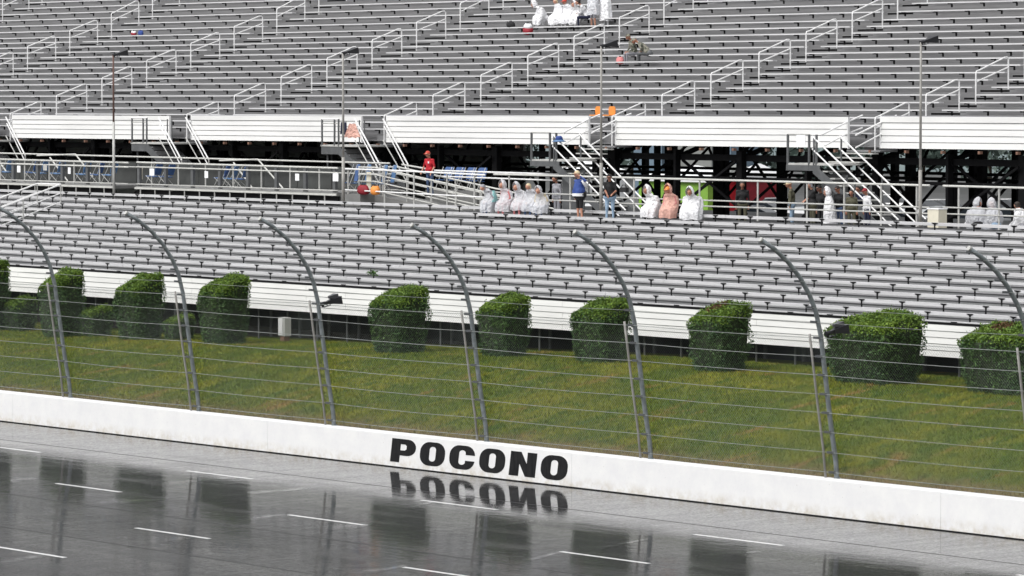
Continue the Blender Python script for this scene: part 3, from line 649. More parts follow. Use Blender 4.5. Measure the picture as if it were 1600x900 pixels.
# white parapets between the aisle gaps
YP = 104.8
GAPS = [(-14.9, -13.1), (-29.35, -27.63), (-43.91, -42.26), (-58.58, -56.83), (-72.68, -70.95), (-87.3, -85.59), (-102, -100.3)]
for i in range(len(GAPS) - 1):
    xb, xa = GAPS[i][0], GAPS[i + 1][1]; xm = (xa + xb) / 2
    zb = 7.155 + 0.003 * (xm + 43); zt = 8.285 + 0.0045 * (xm + 43)
    hb = (zt - zb) / 5; pp = None
    bk = MB().box((xa, YP + .021, zb + .015), (xb, YP + .05, zt - .01)).build('parapet', M_clgrey, upp)
    for j in range(5):
        z0 = zb + j * hb - (0.0); z1 = z0 + hb - .022; s = 0.003 * (xb - xa) / 2; yb = YP - .028 if j < 4 else YP - .04; yt_ = YP - .008 if j < 4 else YP - .04
        MB().hexa([(xa, yb, z0 - s), (xb, yb, z0 + s), (xb, YP + .02, z0 + s), (xa, YP + .02, z0 - s), (xa, yt_, z1 - s), (xb, yt_, z1 + s), (xb, YP + .02, z1 + s), (xa, YP + .02, z1 - s)]).build('siding_board', M_white, bk)
    MB().box((xa - .035, YP - .04, zb - .02), (xa - .002, YP + .05, zt)).build('end_trim', M_rail, bk)
    MB().box((xb + .002, YP - .04, zb - .02), (xb + .035, YP + .05, zt)).build('end_trim', M_rail, bk)
# black steel frame under the deck
def beam(m, a, b, w, d):
    a, b = Vector(a), Vector(b); dr = (b - a).normalized(); u = dr.cross(Vector((0, 1, 0)))
    if u.length < .1: u = dr.cross(Vector((1, 0, 0)))
    u.normalize(); v = dr.cross(u); pts = []
    for p in (a, b): pts += [p - u * w - v * d, p + u * w - v * d, p + u * w + v * d, p - u * w + v * d]
    m.hexa(pts); return m
zdeck = lambda Y: Z1T + RU * (Y - Y1) / TU - .55
FY = [105.6, 111.0, 118.0, 128.0, 139.0]; FX = [-14.0 - 3.66 * i for i in range(0, 28)]
for r_, Yc in enumerate(FY):
    for i, Xc in enumerate(FX):
        if Xc < -112: continue
        if r_ > 2 and i % 2: continue
        w = .15 if (i % 2 == 0) else .065
        beam(MB(), (Xc, Yc, 3.2), (Xc, Yc, zdeck(Yc)), w, .13).build('steel_column', M_black, upp)
    for z, hh in (((5.95, .06),) if r_ < 3 else ()) + ((zdeck(Yc) - .28, .16 if r_ else .12),):
        beam(MB(), (FX[-1], Yc + .15, z), (FX[0], Yc + .15, z), hh, .08).build('steel_beam', M_black, upp)
    for i in range(len(FX) - 1):
        if (i + r_) % 2 == 0 and r_ < 3:
            m = MB(); z0, z1 = 4.6, zdeck(Yc) - .4
            beam(m, (FX[i], Yc + .28, z0), (FX[i + 1], Yc + .28, z1), .045, .04); beam(m, (FX[i], Yc - .28, z1), (FX[i + 1], Yc - .28, z0), .045, .04)
            m.build('cross_brace', M_black, upp)
for Xc in FX:
    for a, b in zip(FY[:-1], FY[1:]):
        beam(MB(), (Xc, a, zdeck(a) - .3), (Xc, b, zdeck(b) - .3), .12, .07).build('raker_beam', M_black, upp)
        if Xc > -56 and a < 112: beam(MB(), (Xc + .2, a, 4.8), (Xc + .2, b, zdeck(b) - .5), .045, .04).build('diagonal_brace', M_black, upp)
# beam ends poking out under the parapet
x = -13.5
while x > -106:
    MB().box((x - .05, YP - .10, 6.99 + .003 * (x + 43)), (x + .05, YP + .05, 7.09 + .003 * (x + 43))).build('beam_end', M_brick, upp); x -= 1.83
# dark back screen under the western part of the deck (storage walls)
for xa, xb in ((-112, -96), (-95.5, -79), (-78.5, -66)):
    MB().box((xa, 119.6, 3.2), (xb, 119.75, 8.2)).build('storage_wall', M_screenlt, upp)

#@@CONCOURSE
# ------------------------------------------------------------------ concourse floor, rails, raised walkway
ZA = 4.47; ZC = 3.90
cf = MB().box((-112, 100.75, ZC - .25), (6, 124.1, ZC)).build('concourse_floor', M_concrete); kind(cf, 'structure')
MB().box((-112, 99.38, ZC - .2), (6, 100.745, ZA)).build('back_walkway', M_concrete, low)
YR = 100.6
def guard(name, label, X_a, X_b, zs, posts, zfoot, Yr=YR, group='guard rails along the concourse'):
    t = thing(name, label, 'railing', ((X_a + X_b) / 2, Yr, zfoot), group)
    for i, z in enumerate(zs): MB().tube([(X_a, Yr, z), (X_b, Yr, z)], .036 if i == 0 else .027, 6).build('rail', M_railw if i == 0 else M_railg, t)
    for Xp in posts: MB().tube([(Xp, Yr + .03, zfoot), (Xp, Yr + .03, zs[0])], .036, 6).build('rail_post', M_railg, t)
    return t
guard('guard_rail', 'white pipe guard rail behind the seated spectators in ponchos, left of the man in blue', -44.6, -38.35, (6.05, 5.36, 5.12), (-43.7, -40.06), ZA)
guard('guard_rail', 'white pipe guard rail between the man in black and the cream box', -38.2, -20.95, (6.05, 5.30, 5.09), (-36.38, -32.75, -29.63, -27.07, -25.18, -23.34, -21.6), ZA)
guard('guard_rail', 'white pipe guard rail at the right edge behind the two hugging spectators', -20.3, -4.0, (6.05, 5.32, 5.10), (-19.59, -17.7, -15.4, -12, -8.5, -5), ZA)

rw = thing('raised_walkway', 'raised grey walkway with rails and small white notices on the left side', 'walkway', (-70, 100, ZC))
XE = -53.9
for xa, xb in ((-92, -69.95), (-68.3, XE)):
    MB().box((xa, 100.02, 5.02), (xb, 103.0, 5.16)).build('platform', M_concrete, rw)
    MB().box((xa, 99.96, 5.04), (xb, 100.015, 5.115)).build('edge_beam', M_railw, rw)
    MB().box((xa, 100.1, ZC), (xb, 100.14, 5.01)).build('under_shade_sheet', M_black, rw)  # black sheet painting in the shaded gap under the platform
    x = xa + .4
    while x < xb: MB().tube([(x, 100.0, ZC - .1), (x, 100.0, 5.04)], .03, 6).build('short_post', M_railg, rw); x += 1.1
for j in range(3): MB().box((-69.9, 99.75 + .25 * j, ZC), (-68.35, 100.0 + .25 * j, ZC + .2 * (j + 1))).build('step', M_deck, rw)
for xa, xb in ((-92, -68.9), (-68.25, XE)):
    MB().tube([(xa, 100.06, 6.18), (xb, 100.06, 6.15)], .036, 6).build('top_rail', M_railw, rw)
    MB().tube([(xa, 100.06, 5.985), (xb, 100.06, 5.96)], .027, 6).build('mid_rail', M_railw, rw)
    MB().tube([(xa, 100.06, 5.25), (xb, 100.06, 5.24)], .027, 6).build('low_rail', M_railg, rw)
x = -91.2; i = 0
while x < XE:
    if not -69.9 < x < -68.3:
        if i % 2: MB().box((x - .085, 100.09, 5.16), (x + .085, 100.21, 6.1)).build('flat_post', M_steelg, rw)
        else: MB().tube([(x, 100.1, 5.1), (x, 100.1, 6.16)], .034, 6).build('rail_post', M_railg, rw)
    x += 1.0; i += 1
MB().tube([(-92, 103.0, 6.36), (-54.3, 103.0, 6.30)], .034, 6).build('back_rail', M_railw, rw)
MB().tube([(-92, 103.0, 5.9), (-54.3, 103.0, 5.85)], .026, 6).build('back_rail', M_railg, rw)
for px, w, h, z0, m, lab in ((29, .26, .30, 5.60, M_card, 'white paper notice on the walkway rail at the far left'), (70, .30, .26, 5.72, M_railg, 'small grey notice on the walkway rail between two white ones'), (108, .20, .28, 5.60, M_card, 'narrow white paper notice on the walkway rail left of the rusty pole'),
        (237, .34, .30, 5.63, M_card, 'white paper notice on the walkway rail right of the narrow cream board'), (322, .24, .28, 5.60, M_card, 'white paper notice on the walkway rail below the second stairs'), (464, .26, .28, 5.60, M_card, 'white paper notice on the walkway rail between the second and third stairs'), (524, .36, .32, 5.62, M_card, 'white paper notice beside the grey pole by the blue chairs')):
    X = at(px, 268, 100.0).x
    t = MB().box((X - w / 2, 100.005, z0), (X + w / 2, 100.022, z0 + h)).build('paper_notice', m); tag(t, lab, 'notice', 'paper notices on the walkway rail')
X = at(219.5, 270, 100.3).x
t = MB().box((X - .16, 100.28, 5.45), (X + .16, 100.31, 6.0)).build('narrow_board', M_cream); tag(t, 'narrow upright cream board behind the walkway rail', 'board')
X = at(576, 270, 101).x
t = MB().box((X - .15, 101.0, 5.3), (X + .15, 101.04, 6.0)).build('narrow_board', M_cream); tag(t, 'narrow cream board standing among the four blue chairs', 'board')

for i in range(16):
    xw = -92 + i * 2.4
    if xw + 2.36 < -54.2: MB().box((xw, 103.12, 5.17), (xw + 2.36, 103.14, 6.10)).build('screen_panel', M_screen, rw)
for pts in ([(58, 243), (118, 241), (145, 276)], [(78, 246), (106, 283)], [(-50, 240), (-12, 238), (10, 268)], [(343, 251), (403, 249), (442, 294)], [(365, 254), (396, 296)], [(628, 257), (668, 264)]):
    MB().tube([at(px, py, 102.5) for px, py in pts], .034, 6).build('stair_rail', M_railw, rw)
# ramp from the raised walkway down to the concourse
rp = thing('access_ramp', 'sloping ramp with several white rails running down behind the seated spectators', 'ramp', (-47, 101.5, ZC))
a0, a1 = -52.6, -42.6
MB().hexa([(XE, 100.2, ZC), (a0, 100.2, ZC), (a0, 102.2, ZC), (XE, 102.2, ZC), (XE, 100.2, 5.12), (a0, 100.2, 5.12), (a0, 102.2, 5.12), (XE, 102.2, 5.12)]).build('landing', M_concrete, rp)
MB().hexa([(a0 + .01, 100.9, ZC - .1), (a1, 100.9, ZC - .1), (a1, 102.2, ZC - .1), (a0 + .01, 102.2, ZC - .1), (a0 + .01, 100.9, 5.10), (a1, 100.9, ZC + .02), (a1, 102.2, ZC + .02), (a0 + .01, 102.2, 5.10)]).build('ramp_deck', M_concrete, rp)
for Yr in (100.95, 102.15):
    for h in (1.08, .80, .52, .16):
        MB().tube([(XE + .2, Yr, 5.10 + h), (a0, Yr, 5.10 + h), (a1, Yr, ZC + h)], .032 if h > 1 else .026, 6).build('sloping_rail', M_railw, rp)
    for i in range(8):
        Xp = XE + .25 + i * (a1 - XE - .3) / 7; zf = float(np.interp(Xp, [a0, a1], [5.1, ZC])); MB().tube([(Xp, Yr, zf), (Xp, Yr, zf + 1.08)], .032, 6).build('rail_post', M_railg, rp)
MB().tube([(XE + .2, 100.25, 6.12), (-50.0, 100.25, 6.10), (-44.7, 100.25, 6.02)], .034, 6).build('top_rail', M_rail, rp)
MB().tube([(XE + .2, 100.25, 5.28), (-44.7, 100.25, 5.16)], .028, 6).build('low_rail', M_rail, rp)
for Xp in (-53.5, -51.1, -49.2, -47.1, -45.4): MB().tube([(Xp, 100.28, ZC), (Xp, 100.28, 6.06)], .036, 6).build('rail_post', M_railg, rp)
MB().tube([(-52.2, 103.2, 6.05), (-43.2, 103.2, 6.02), (-41.6, 103.2, 5.2)], .034, 6).build('back_rail', M_rail, rp)
MB().tube([(-51.5, 103.2, 5.82), (-43.6, 103.2, 5.78), (-42.2, 103.2, 5.1)], .030, 6).build('back_rail', M_rail, rp)

# ------------------------------------------------------------------ stairs from the gaps down to the concourse
def flight(m, X_a, za, X_b, zb, y0, y1, n):
    for i in range(n + 1):
        t = i / n; X = X_a + (X_b - X_a) * t; z = za + (zb - za) * t
        m.box((X - .14, y0, z - .045), (X + .15, y1, z))
STG = 'railed stairs from the parapet gaps to the concourse'
def stair_near(gx0, gx1, label, zl, Xrail, zrail, drop):
    """landing flush with the gap, flight going +X along the parapet; closed grey treads"""
    y0, y1 = 103.3, 104.66; xl = gx0 - .85
    t = thing('stairs', label, 'stairs', ((gx0 + gx1) / 2, 104, ZC), STG)
    MB().box((xl, y0, zl - .04), (gx1 - .05, y1, zl + .03)).build('landing', M_railg, t)
    MB().box((gx0, y1 + .01, zl - .06), (gx1, 105.6, zl + .03)).build('gap_floor', M_deck, t); MB().box((gx0, 105.61, zl - .06), (gx1, 105.63, zl + .40)).build('gap_riser', M_deck, t)
    MB().box((xl + .02, y0 + .02, zl - .36), (gx0 + .55, y1, zl - .045)).build('landing_box', M_steelg, t)
    for Xp in (xl + .1, gx0 + .4): MB().tube([(Xp, y0 + .3, ZC), (Xp, y0 + .3, zl - .37)], .05, 6).build('support_post', M_steelg, t)
    zb = 5.13; n = 9; Xe = gx0 + .5 + (zl - zb) / drop
    for i in range(n):
        z0_ = zl - (zl - zb) * (i + 1) / n; X = gx0 + .5 + (Xe - gx0 - .5) * (i + .5) / n; st_ = (Xe - gx0 - .5) / n
        MB().box((X - st_ / 2, y0 + .06, z0_), (X + st_ / 2 + .02, y1 - .06, z0_ + .05)).build('tread', M_deck, t)
        MB().box((X + st_ / 2 - .004, y0 + .07, z0_ - .12), (X + st_ / 2 + .012, y1 - .07, z0_ - .002)).build('riser', M_deck, t)
    for Yr, nm in ((y0, 'near'), (y1 + .02, 'far')):
        s = MB(); s.hexa([(gx0 + .4, Yr - .02, zl - .36), (Xe, Yr - .02, zb - .0), (Xe, Yr + .02, zb - .0), (gx0 + .4, Yr + .02, zl - .36), (gx0 + .4, Yr - .02, zl - .0), (Xe, Yr - .02, zb + .26), (Xe, Yr + .02, zb + .26), (gx0 + .4, Yr + .02, zl - .0)]); s.build('stringer', M_steelg, t)
    for Yr, dx in ((y0, 0.0), (y1, .12)):
        A = Vector((Xrail + dx, Yr, zrail)); B = Vector((Xe + .1 + dx, Yr, zb + 1.08))
        MB().tube([A, B], .034, 6).build('handrail', M_rail, t); MB().tube([A + Vector((.08, 0, -.30)), B + Vector((0, 0, -.30))], .026, 6).build('mid_rail', M_rail, t)
        MB().tube([A + Vector((.0, 0, -.88)), B + Vector((0, 0, -.80))], .026, 6).build('low_rail', M_railg, t)
        MB().tube([B, B + Vector((0, 0, -1.05))], .034, 6).build('newel_post', M_railg, t)
    for Xp in (xl + .08, xl + .95, gx0 + .38): MB().tube([(Xp, y0 + .02, zl), (Xp, y0 + .02, zl + 1.10)], .045, 6).build('landing_post', M_steelg, t)
    for z in (1.10, .92): MB().tube([(xl + .05, y0 + .02, zl + z), (gx0 + .40, y0 + .02, zl + z)], .034 if z > 1 else .022, 6).build('landing_rail', M_rail if z > 1 else M_railg, t)
    for Xp in (xl + 1.3, gx0 + .1): MB().tube([(Xp, y1 - .05, zl), (Xp, y1 - .05, zl + 1.05)], .03, 6).build('landing_post', M_steelg, t)
    return t
stair_near(-58.58, -56.83, 'railed stairs beside the hanging orange and blue cloth, third gap from the left', 6.97, -57.05, 8.08, .70)
stair_near(-72.68, -70.95, 'railed stairs below the second gap from the left, landing rails bare', 6.93, -71.35, 8.06, .72)
stair_near(-87.45, -85.6, 'railed stairs cut off by the left edge of the photo', 6.88, -86.1, 8.0, .72)
def stair_far(gx0, gx1, label, zl, lower):
    """open treads step down towards the track to a landing, then a flight runs +X"""
    y0, y1 = 102.55, 103.9
    t = thing('stairs', label, 'stairs', ((gx0 + gx1) / 2, 103, ZC), STG); zg = 7.12
    MB().box((gx0, YP - .07, zg - .06), (gx1, 105.6, zg + .0)).build('gap_floor', M_deck, t); MB().box((gx0, 105.61, zg - .06), (gx1, 105.63, zg + .40)).build('gap_riser', M_deck, t)
    for i in range(3):
        MB().box((gx0 + .05, YP - .08 - .32 * (i + 1) + .02, zg - (zg - zl) * (i + .6) / 3 - .045), (gx1 - .05, YP - .08 - .32 * i, zg - (zg - zl) * (i + .6) / 3)).build('tread', M_railg, t)
    MB().box((gx0 - .85, y0, zl - .06), (gx1 - .1, y1, zl)).build('landing', M_railg, t)
    MB().box((gx0 - .86, y0 - .01, zl - .26), (gx0 + .9, y0 + .03, zl - .061)).build('landing_beam', M_steelg, t)
    n = 11; sl = .68; xs0 = gx0 + .75; Xe = xs0 + (zl - ZC) / sl
    for i in range(1, n):
        z_ = zl - (zl - ZC) * i / n; X = xs0 + (Xe - xs0) * i / n
        MB().box((X - .13, y0 + .05, z_ - .05), (X + .14, y1 - .05, z_)).build('tread', M_railg, t)
    for Yr in (y0, y1):
        MB().hexa([(xs0 - .2, Yr - .02, zl - .34), (Xe, Yr - .02, ZC - .16), (Xe, Yr + .02, ZC - .16), (xs0 - .2, Yr + .02, zl - .34), (xs0 - .2, Yr - .02, zl), (Xe, Yr - .02, ZC + .18), (Xe, Yr + .02, ZC + .18), (xs0 - .2, Yr + .02, zl)]).build('stringer', M_steelg, t)
        A = Vector((xs0 - .25, Yr, zl + .98)); B = Vector((Xe + .1, Yr, ZC + .85))
        MB().tube([A, B], .033, 6).build('handrail', M_rail, t)
        MB().tube([A + Vector((0, 0, -.45)), B + Vector((0, 0, -.48))], .030, 6).build('mid_rail', M_rail, t)
        for q in (0.02, .5, .98):
            p = A.lerp(B, q); MB().tube([p, p + Vector((0, 0, -.98))], .036, 6).build('rail_post', M_steelg, t)
    # rails following the short steps up to the gap
    for Xg, z_, Yg in ((gx0 - .02, 0, 0), (gx1 + .02, 0, 0)):
        A = Vector((Xg, YP - .06, zg + 1.0)); B = Vector((Xg - .05, y0 + 1.0, zl + 1.02))
        MB().tube([A + Vector((0, .8, .25)), A, B], .034, 6).build('gap_rail', M_rail, t); MB().tube([A + Vector((0, .8, -.2)), A + Vector((0, 0, -.42)), B + Vector((0, 0, -.45))], .028, 6).build('gap_rail', M_rail, t)
    for Xp in (gx0 - .80, gx0 + .32, xs0 - .05): MB().tube([(Xp, y0 + .02, zl - .2), (Xp, y0 + .02, zl + 1.04)], .05, 6).build('landing_post', M_steelg, t)
    MB().tube([(gx0 - .80, y0 + .02, zl + 1.04), (gx0 + .32, y0 + .02, zl + 1.04)], .022, 6).build('landing_rail', M_railg, t)
    for Xp in (gx0 - .7, gx1 - .3): MB().tube([(Xp, y1, ZC), (Xp, y1, zl - .06)], .06, 6).build('support_post', M_black, t)
    MB().box((gx0 + .35, y0 + .6, ZC + .5), (gx0 + 1.7, y0 + .63, zl - .4)).build('side_panel', M_steelg, t)
    return t
stair_far(-43.91, -42.26, 'open stairs above the man in blue, a blue sun hat on its railing post', 6.60, 0)
stair_far(-29.35, -27.63, 'open stairs left of the rightmost pole with a white card on its landing rail', 6.66, 0)
X = -29.35 - .1
t = MB().box((X - .18, 102.50, 7.30), (X + .28, 102.515, 7.68)).build('white_card', M_card); tag(t, 'white card hanging on the landing rail of the rightmost stairs', 'card')

#@@PEOPLE
# ------------------------------------------------------------------ people: one continuous skin per body, clothing regions by nearest limb
def capsule(bm, a, b, ra, rb, seg=10):
    a, b = Vector(a), Vector(b); d = b - a; L = max(d.length, 1e-4); d.normalize()
    q = Vector((0, 0, 1)).rotation_difference(d).to_matrix(); rings = []
    prof = [(-math.cos(t) * ra, math.sin(t) * ra) for t in (0.25, .8, 1.35)] + [(L + math.sin(t) * rb, math.cos(t) * rb) for t in (.2, .75, 1.3)]
    vs = []
    for z, r in prof: vs.append([bm.verts.new(a + q @ Vector((r * math.cos(2 * math.pi * j / seg), r * math.sin(2 * math.pi * j / seg), z))) for j in range(seg)])
    for i in range(len(vs) - 1):
        for j in range(seg): bm.faces.new((vs[i][j], vs[i][(j+1) % seg], vs[i+1][(j+1) % seg], vs[i+1][j]))
    bm.faces.new(vs[0][::-1]); bm.faces.new(vs[-1])
def ik(s, h, l1, l2, pole):
    s, h = Vector(s), Vector(h); d = h - s; L = min(d.length, (l1 + l2) * .995); d.normalize(); h = s + d * L
    x = (l1*l1 - l2*l2 + L*L) / (2*L); hgt = math.sqrt(max(l1*l1 - x*x, 0)); p = Vector(pole); p = (p - d * p.dot(d)).normalized()
    return s + d * x + p * hgt, h
def make_body(pose, hands, clothes, lean=0.0, turn=0.0, fat=1.0, headdn=0.0, knees=None, voxel=.020):
    """returns (mesh, head centre). local frame: facing -Y, feet at z=0"""
    sk, sh, sl, tr_, shorts, shoe = clothes; P = []
    def c(a, b, ra, rb, m): P.append((Vector(a), Vector(b), ra, rb, m))
    if pose == 'stand':
        pel = Vector((0, 0, .95)); che = Vector((0, -.30 * lean, 1.30)); hip = [Vector((s * .095, 0, .92)) for s in (-1, 1)]
        kn = [Vector((s * .11, -.015, .50)) for s in (-1, 1)]; an = [Vector((s * .125, .02, .09)) for s in (-1, 1)]
    else:
        pel = Vector((0, .02, .54)); che = Vector((0, -.10 - .35 * lean, .92 - .10 * lean)); hip = [Vector((s * .10, 0, .52)) for s in (-1, 1)]
        kn = [Vector((s * .13, -.44, .52)) for s in (-1, 1)]; an = [Vector((s * .13, -.42, .09)) for s in (-1, 1)]
    if knees: kn = [Vector(k) for k in knees[:2]]; an = [Vector(k) for k in knees[2:]]
    up = (che - pel).normalized(); nk = che + up * .22; hd = nk + (up * .75 + Vector((0, -.30 - headdn, .2 - headdn * .6))).normalized() * .17
    rot = Matrix.Rotation(turn, 3, 'Z'); sx = [rot @ Vector((s * .185 * (.9 + .1 * fat), 0, 0)) for s in (-1, 1)]; shd = [che + up * .135 + v for v in sx]
    f = fat
    c(pel + Vector((-.07, 0, 0)), pel + Vector((.07, 0, 0)), .125 * f, .125 * f, tr_)
    c(pel + up * .10 + Vector((-.05, -.02 * f, 0)), pel + up * .10 + Vector((.05, -.02 * f, 0)), .128 * f, .128 * f, sh)
    c(pel + up * .2 + Vector((0, -.03 * (f - 1), 0)), che, .135 * f, .135 * (f * .5 + .5), sh)
    c(che + rot @ Vector((-.08, 0, 0)), che + rot @ Vector((.08, 0, 0)), .125, .125, sh); c(shd[0] + up * -.01, shd[1] + up * -.01, .068, .068, sh)
    c(che + up * .12, nk, .07, .052, sh); c(nk, hd, .052, .055, sk)
    for i in (0, 1):
        s = -1 if i == 0 else 1
        c(hip[i], kn[i], .088 * (f * .4 + .6), .062, tr_)
        c(kn[i], an[i], .055, .038, sk if shorts else tr_); c(kn[i] - (kn[i] - hip[i]) * .0, kn[i], .062, .062, tr_)
        c(an[i] + Vector((0, .04, -.045)), an[i] + Vector((s * .02, -.16, -.055)), .042, .036, shoe)
        el, ha = ik(shd[i], hands[i], .29, .26, Vector((s * .6, .5, -.7)))
        c(shd[i], el, .056, .043, sh); c(el, ha, .042, .028, sh if sl else sk)
        d = (ha - el).normalized(); side = d.cross(Vector((0, 0, 1)));
        if side.length < .1: side = Vector((1, 0, 0))
        side.normalize(); nrm = side.cross(d); pm = ha + d * .045
        c(ha, pm, .026, .030, sk); c(pm - side * .022, pm + side * .022, .024, .024, sk)
        for q, ln in ((-.030, .066), (-.010, .078), (.010, .074), (.030, .056)):
            k1 = pm + side * q + d * .030; k2 = k1 + d * ln * .5 - nrm * .012; k3 = k2 + d * ln * .4 - nrm * .026
            c(k1, k2, .0115, .011, sk); c(k2, k3, .011, .0095, sk)
        th = ha + d * .02 + side * (-s) * .030; c(th, th + d * .04 + side * (-s) * .026, .0125, .0105, sk)
    fw = (rot @ Vector((0, -1, -headdn))).normalized(); rt = rot @ Vector((1, 0, 0)); hu = rt.cross(fw) * -1
    if hu.z < 0: hu = -hu
    c(hd - fw * .025 + hu * .02, hd + fw * .02 + hu * .015, .097, .092, sk); c(hd + fw * .035 - hu * .045, hd + fw * .05 - hu * .07, .055, .042, sk)
    c(hd + fw * .10 - hu * .005, hd + fw * .118 - hu * .022, .014, .016, sk)
    for s in (-1, 1):
        c(hd + fw * .098 + rt * s * .034 + hu * .018, hd + fw * .099 + rt * s * .036 + hu * .018, .013, .013, M_eye); c(hd + rt * s * .088 - hu * .01, hd + rt * s * .094 - hu * .03 - fw * .01, .020, .014, sk)
    c(hd + fw * .092 - rt * .018 - hu * .056, hd + fw * .092 + rt * .018 - hu * .056, .010, .010, M_lip)
    bm = bmesh.new()
    for a, b, ra, rb, m in P: capsule(bm, a, b, ra, rb)
    me = bpy.data.meshes.new('tmp'); bm.to_mesh(me); bm.free(); o = bpy.data.objects.new('tmp', me); COL.objects.link(o)
    r = o.modifiers.new('r', 'REMESH'); r.mode = 'VOXEL'; r.voxel_size = voxel; s_ = o.modifiers.new('s', 'SMOOTH'); s_.iterations = 2; s_.factor = .45
    dg = bpy.context.evaluated_depsgraph_get(); dg.update(); out = bpy.data.meshes.new_from_object(o.evaluated_get(dg)); bpy.data.objects.remove(o); bpy.data.meshes.remove(me)
    out.materials.clear(); ms = []
    for p in P:
        if p[4] not in ms: ms.append(p[4])
    for m in ms: out.materials.append(m)
    n = len(out.polygons); cen = np.empty(n * 3); out.polygons.foreach_get('center', cen); cen = cen.reshape(-1, 3); best = np.full(n, 9e9); mi = np.zeros(n, dtype=np.int32)
    for a, b, ra, rb, m in P:
        A = np.array(a); D = np.array(b) - A; t = np.clip(((cen - A) @ D) / max(D @ D, 1e-9), 0, 1); dist = np.linalg.norm(cen - A - t[:, None] * D, axis=1) - (ra + (rb - ra) * t)
        if m in (M_eye, M_lip): dist -= .004
        w = dist < best; best[w] = dist[w]; mi[w] = ms.index(m)
    out.polygons.foreach_set('material_index', mi); out.polygons.foreach_set('use_smooth', [True] * n); out.update(); out.name = 'body'
    return out, hd, fw, rt, hu, nk
def dome(c_, fw, rt, hu, r, m0=0.0, brim=0.0, n=12, hair=False):
    m = MB(); rings = []
    for i in range(6):
        ph = m0 + (math.pi / 2 - m0) * i / 5; rings.append([c_ + (rt * math.cos(t) + fw * math.sin(t)) * r * math.cos(ph) * (1.06 if abs(math.sin(t)) > .7 else 1) + hu * r * 1.08 * math.sin(ph) for t in [2 * math.pi * j / n for j in range(n)]])
    m.loft(rings)
    if brim:
        p = [c_ + rt * (-r * .8) + fw * r * .6, c_ + rt * (-r * .55) + fw * (r + brim), c_ + rt * (r * .55) + fw * (r + brim), c_ + rt * (r * .8) + fw * r * .6]
        m.hexa([q + hu * .0 for q in p] + [q + hu * .014 for q in p])
    if hair:
        m.loft([[c_ + rt * math.cos(t) * r * 1.0 + fw * (-abs(math.sin(t)) * r * 1.05) + hu * z for t in [math.pi * j / 8 for j in range(9)]] for z in (-.09, .03)], cap=False)
    return m
def poncho_mesh(pose, hd, fw, rt, hu, nk, seed, hood=True, lean=0.0, hem=.42, wide=1.0):
    g = random.Random(seed); ph = [g.random() * 6.28 for _ in range(5)]; n = 36; rings = []
    if pose == 'sit':
        L = lean
        prof = [(.20 + g.random() * .12, -.34, .31, .24, .22), (.36, -.34, .32, .27, .18), (.52, -.28, .33, .32, .12), (.60, -.22 - .1 * L, .32, .31, .10), (.74, -.10 - .2 * L, .31, .21, .12), (.90, -.08 - .35 * L, .30, .18, .10), (1.00, -.09 - .38 * L, .275, .155, .05)]
    else: prof = [(hem, 0, .33, .27, .13), (hem + .25, 0, .33, .26, .10), (.92, -.01, .31, .24, .07), (1.10, -.02, .31, .22, .05), (1.28, -.03, .30, .19, .04)]
    for z, cy, rx, ry, amp in prof: rings.append([Vector((math.cos(t) * rx * wide * (1 + amp * (math.sin(6 * t + ph[0]) * .6 + math.sin(9 * t + ph[1]) * .4)), cy + math.sin(t) * ry * wide * (1 + amp * (math.sin(5 * t + ph[2]) * .6 + math.sin(11 * t + ph[3]) * .4)), z + .02 * math.sin(4 * t + ph[4]))) for t in [2 * math.pi * j / n for j in range(n)]])
    for k, (dz, rx, ry) in enumerate(((-.045, .225, .13), (.0, .15, .11), (.04, .10, .10))): rings.append([nk + Vector((math.cos(t) * rx, math.sin(t) * ry, dz)) for t in [2 * math.pi * j / n for j in range(n)]])
    m = MB().loft(rings, cap=False)
    if hood:
        C = hd + hu * .01 - fw * .01; R_ = .158; rows = []
        for i in range(8):
            el = -1.05 + i * (1.05 + 1.5) / 7; row = []
            for j in range(17):
                op = .95 if el < .7 else .95 * max(0.05, (1.5 - el) / .8)
                a = op + (2 * math.pi - 2 * op) * j / 16; pk = .045 * max(0, el)
                row.append(C + (fw * math.cos(a) + rt * math.sin(a)) * R_ * math.cos(el) * (1 + .05 * math.sin(5 * a + ph[0])) + hu * (R_ * 1.10 * math.sin(el) + pk) - fw * .02 * (1 - math.cos(a)) * .5)
            rows.append(row)
        b0 = len(m.v)
        for r in rows: m.v += [tuple(p) for p in r]
        for i in range(7):
            for j in range(16): a = b0 + i * 17 + j; m.f.append((a, a + 1, a + 18, a + 17))
    me = m.mesh('poncho', None, smooth=True); return me
SEATED = [(-.13, -.36, .60), (.13, -.36, .60)]; KNEES_TOG = [(-.16, -.42, .58), (.10, -.40, .60)]
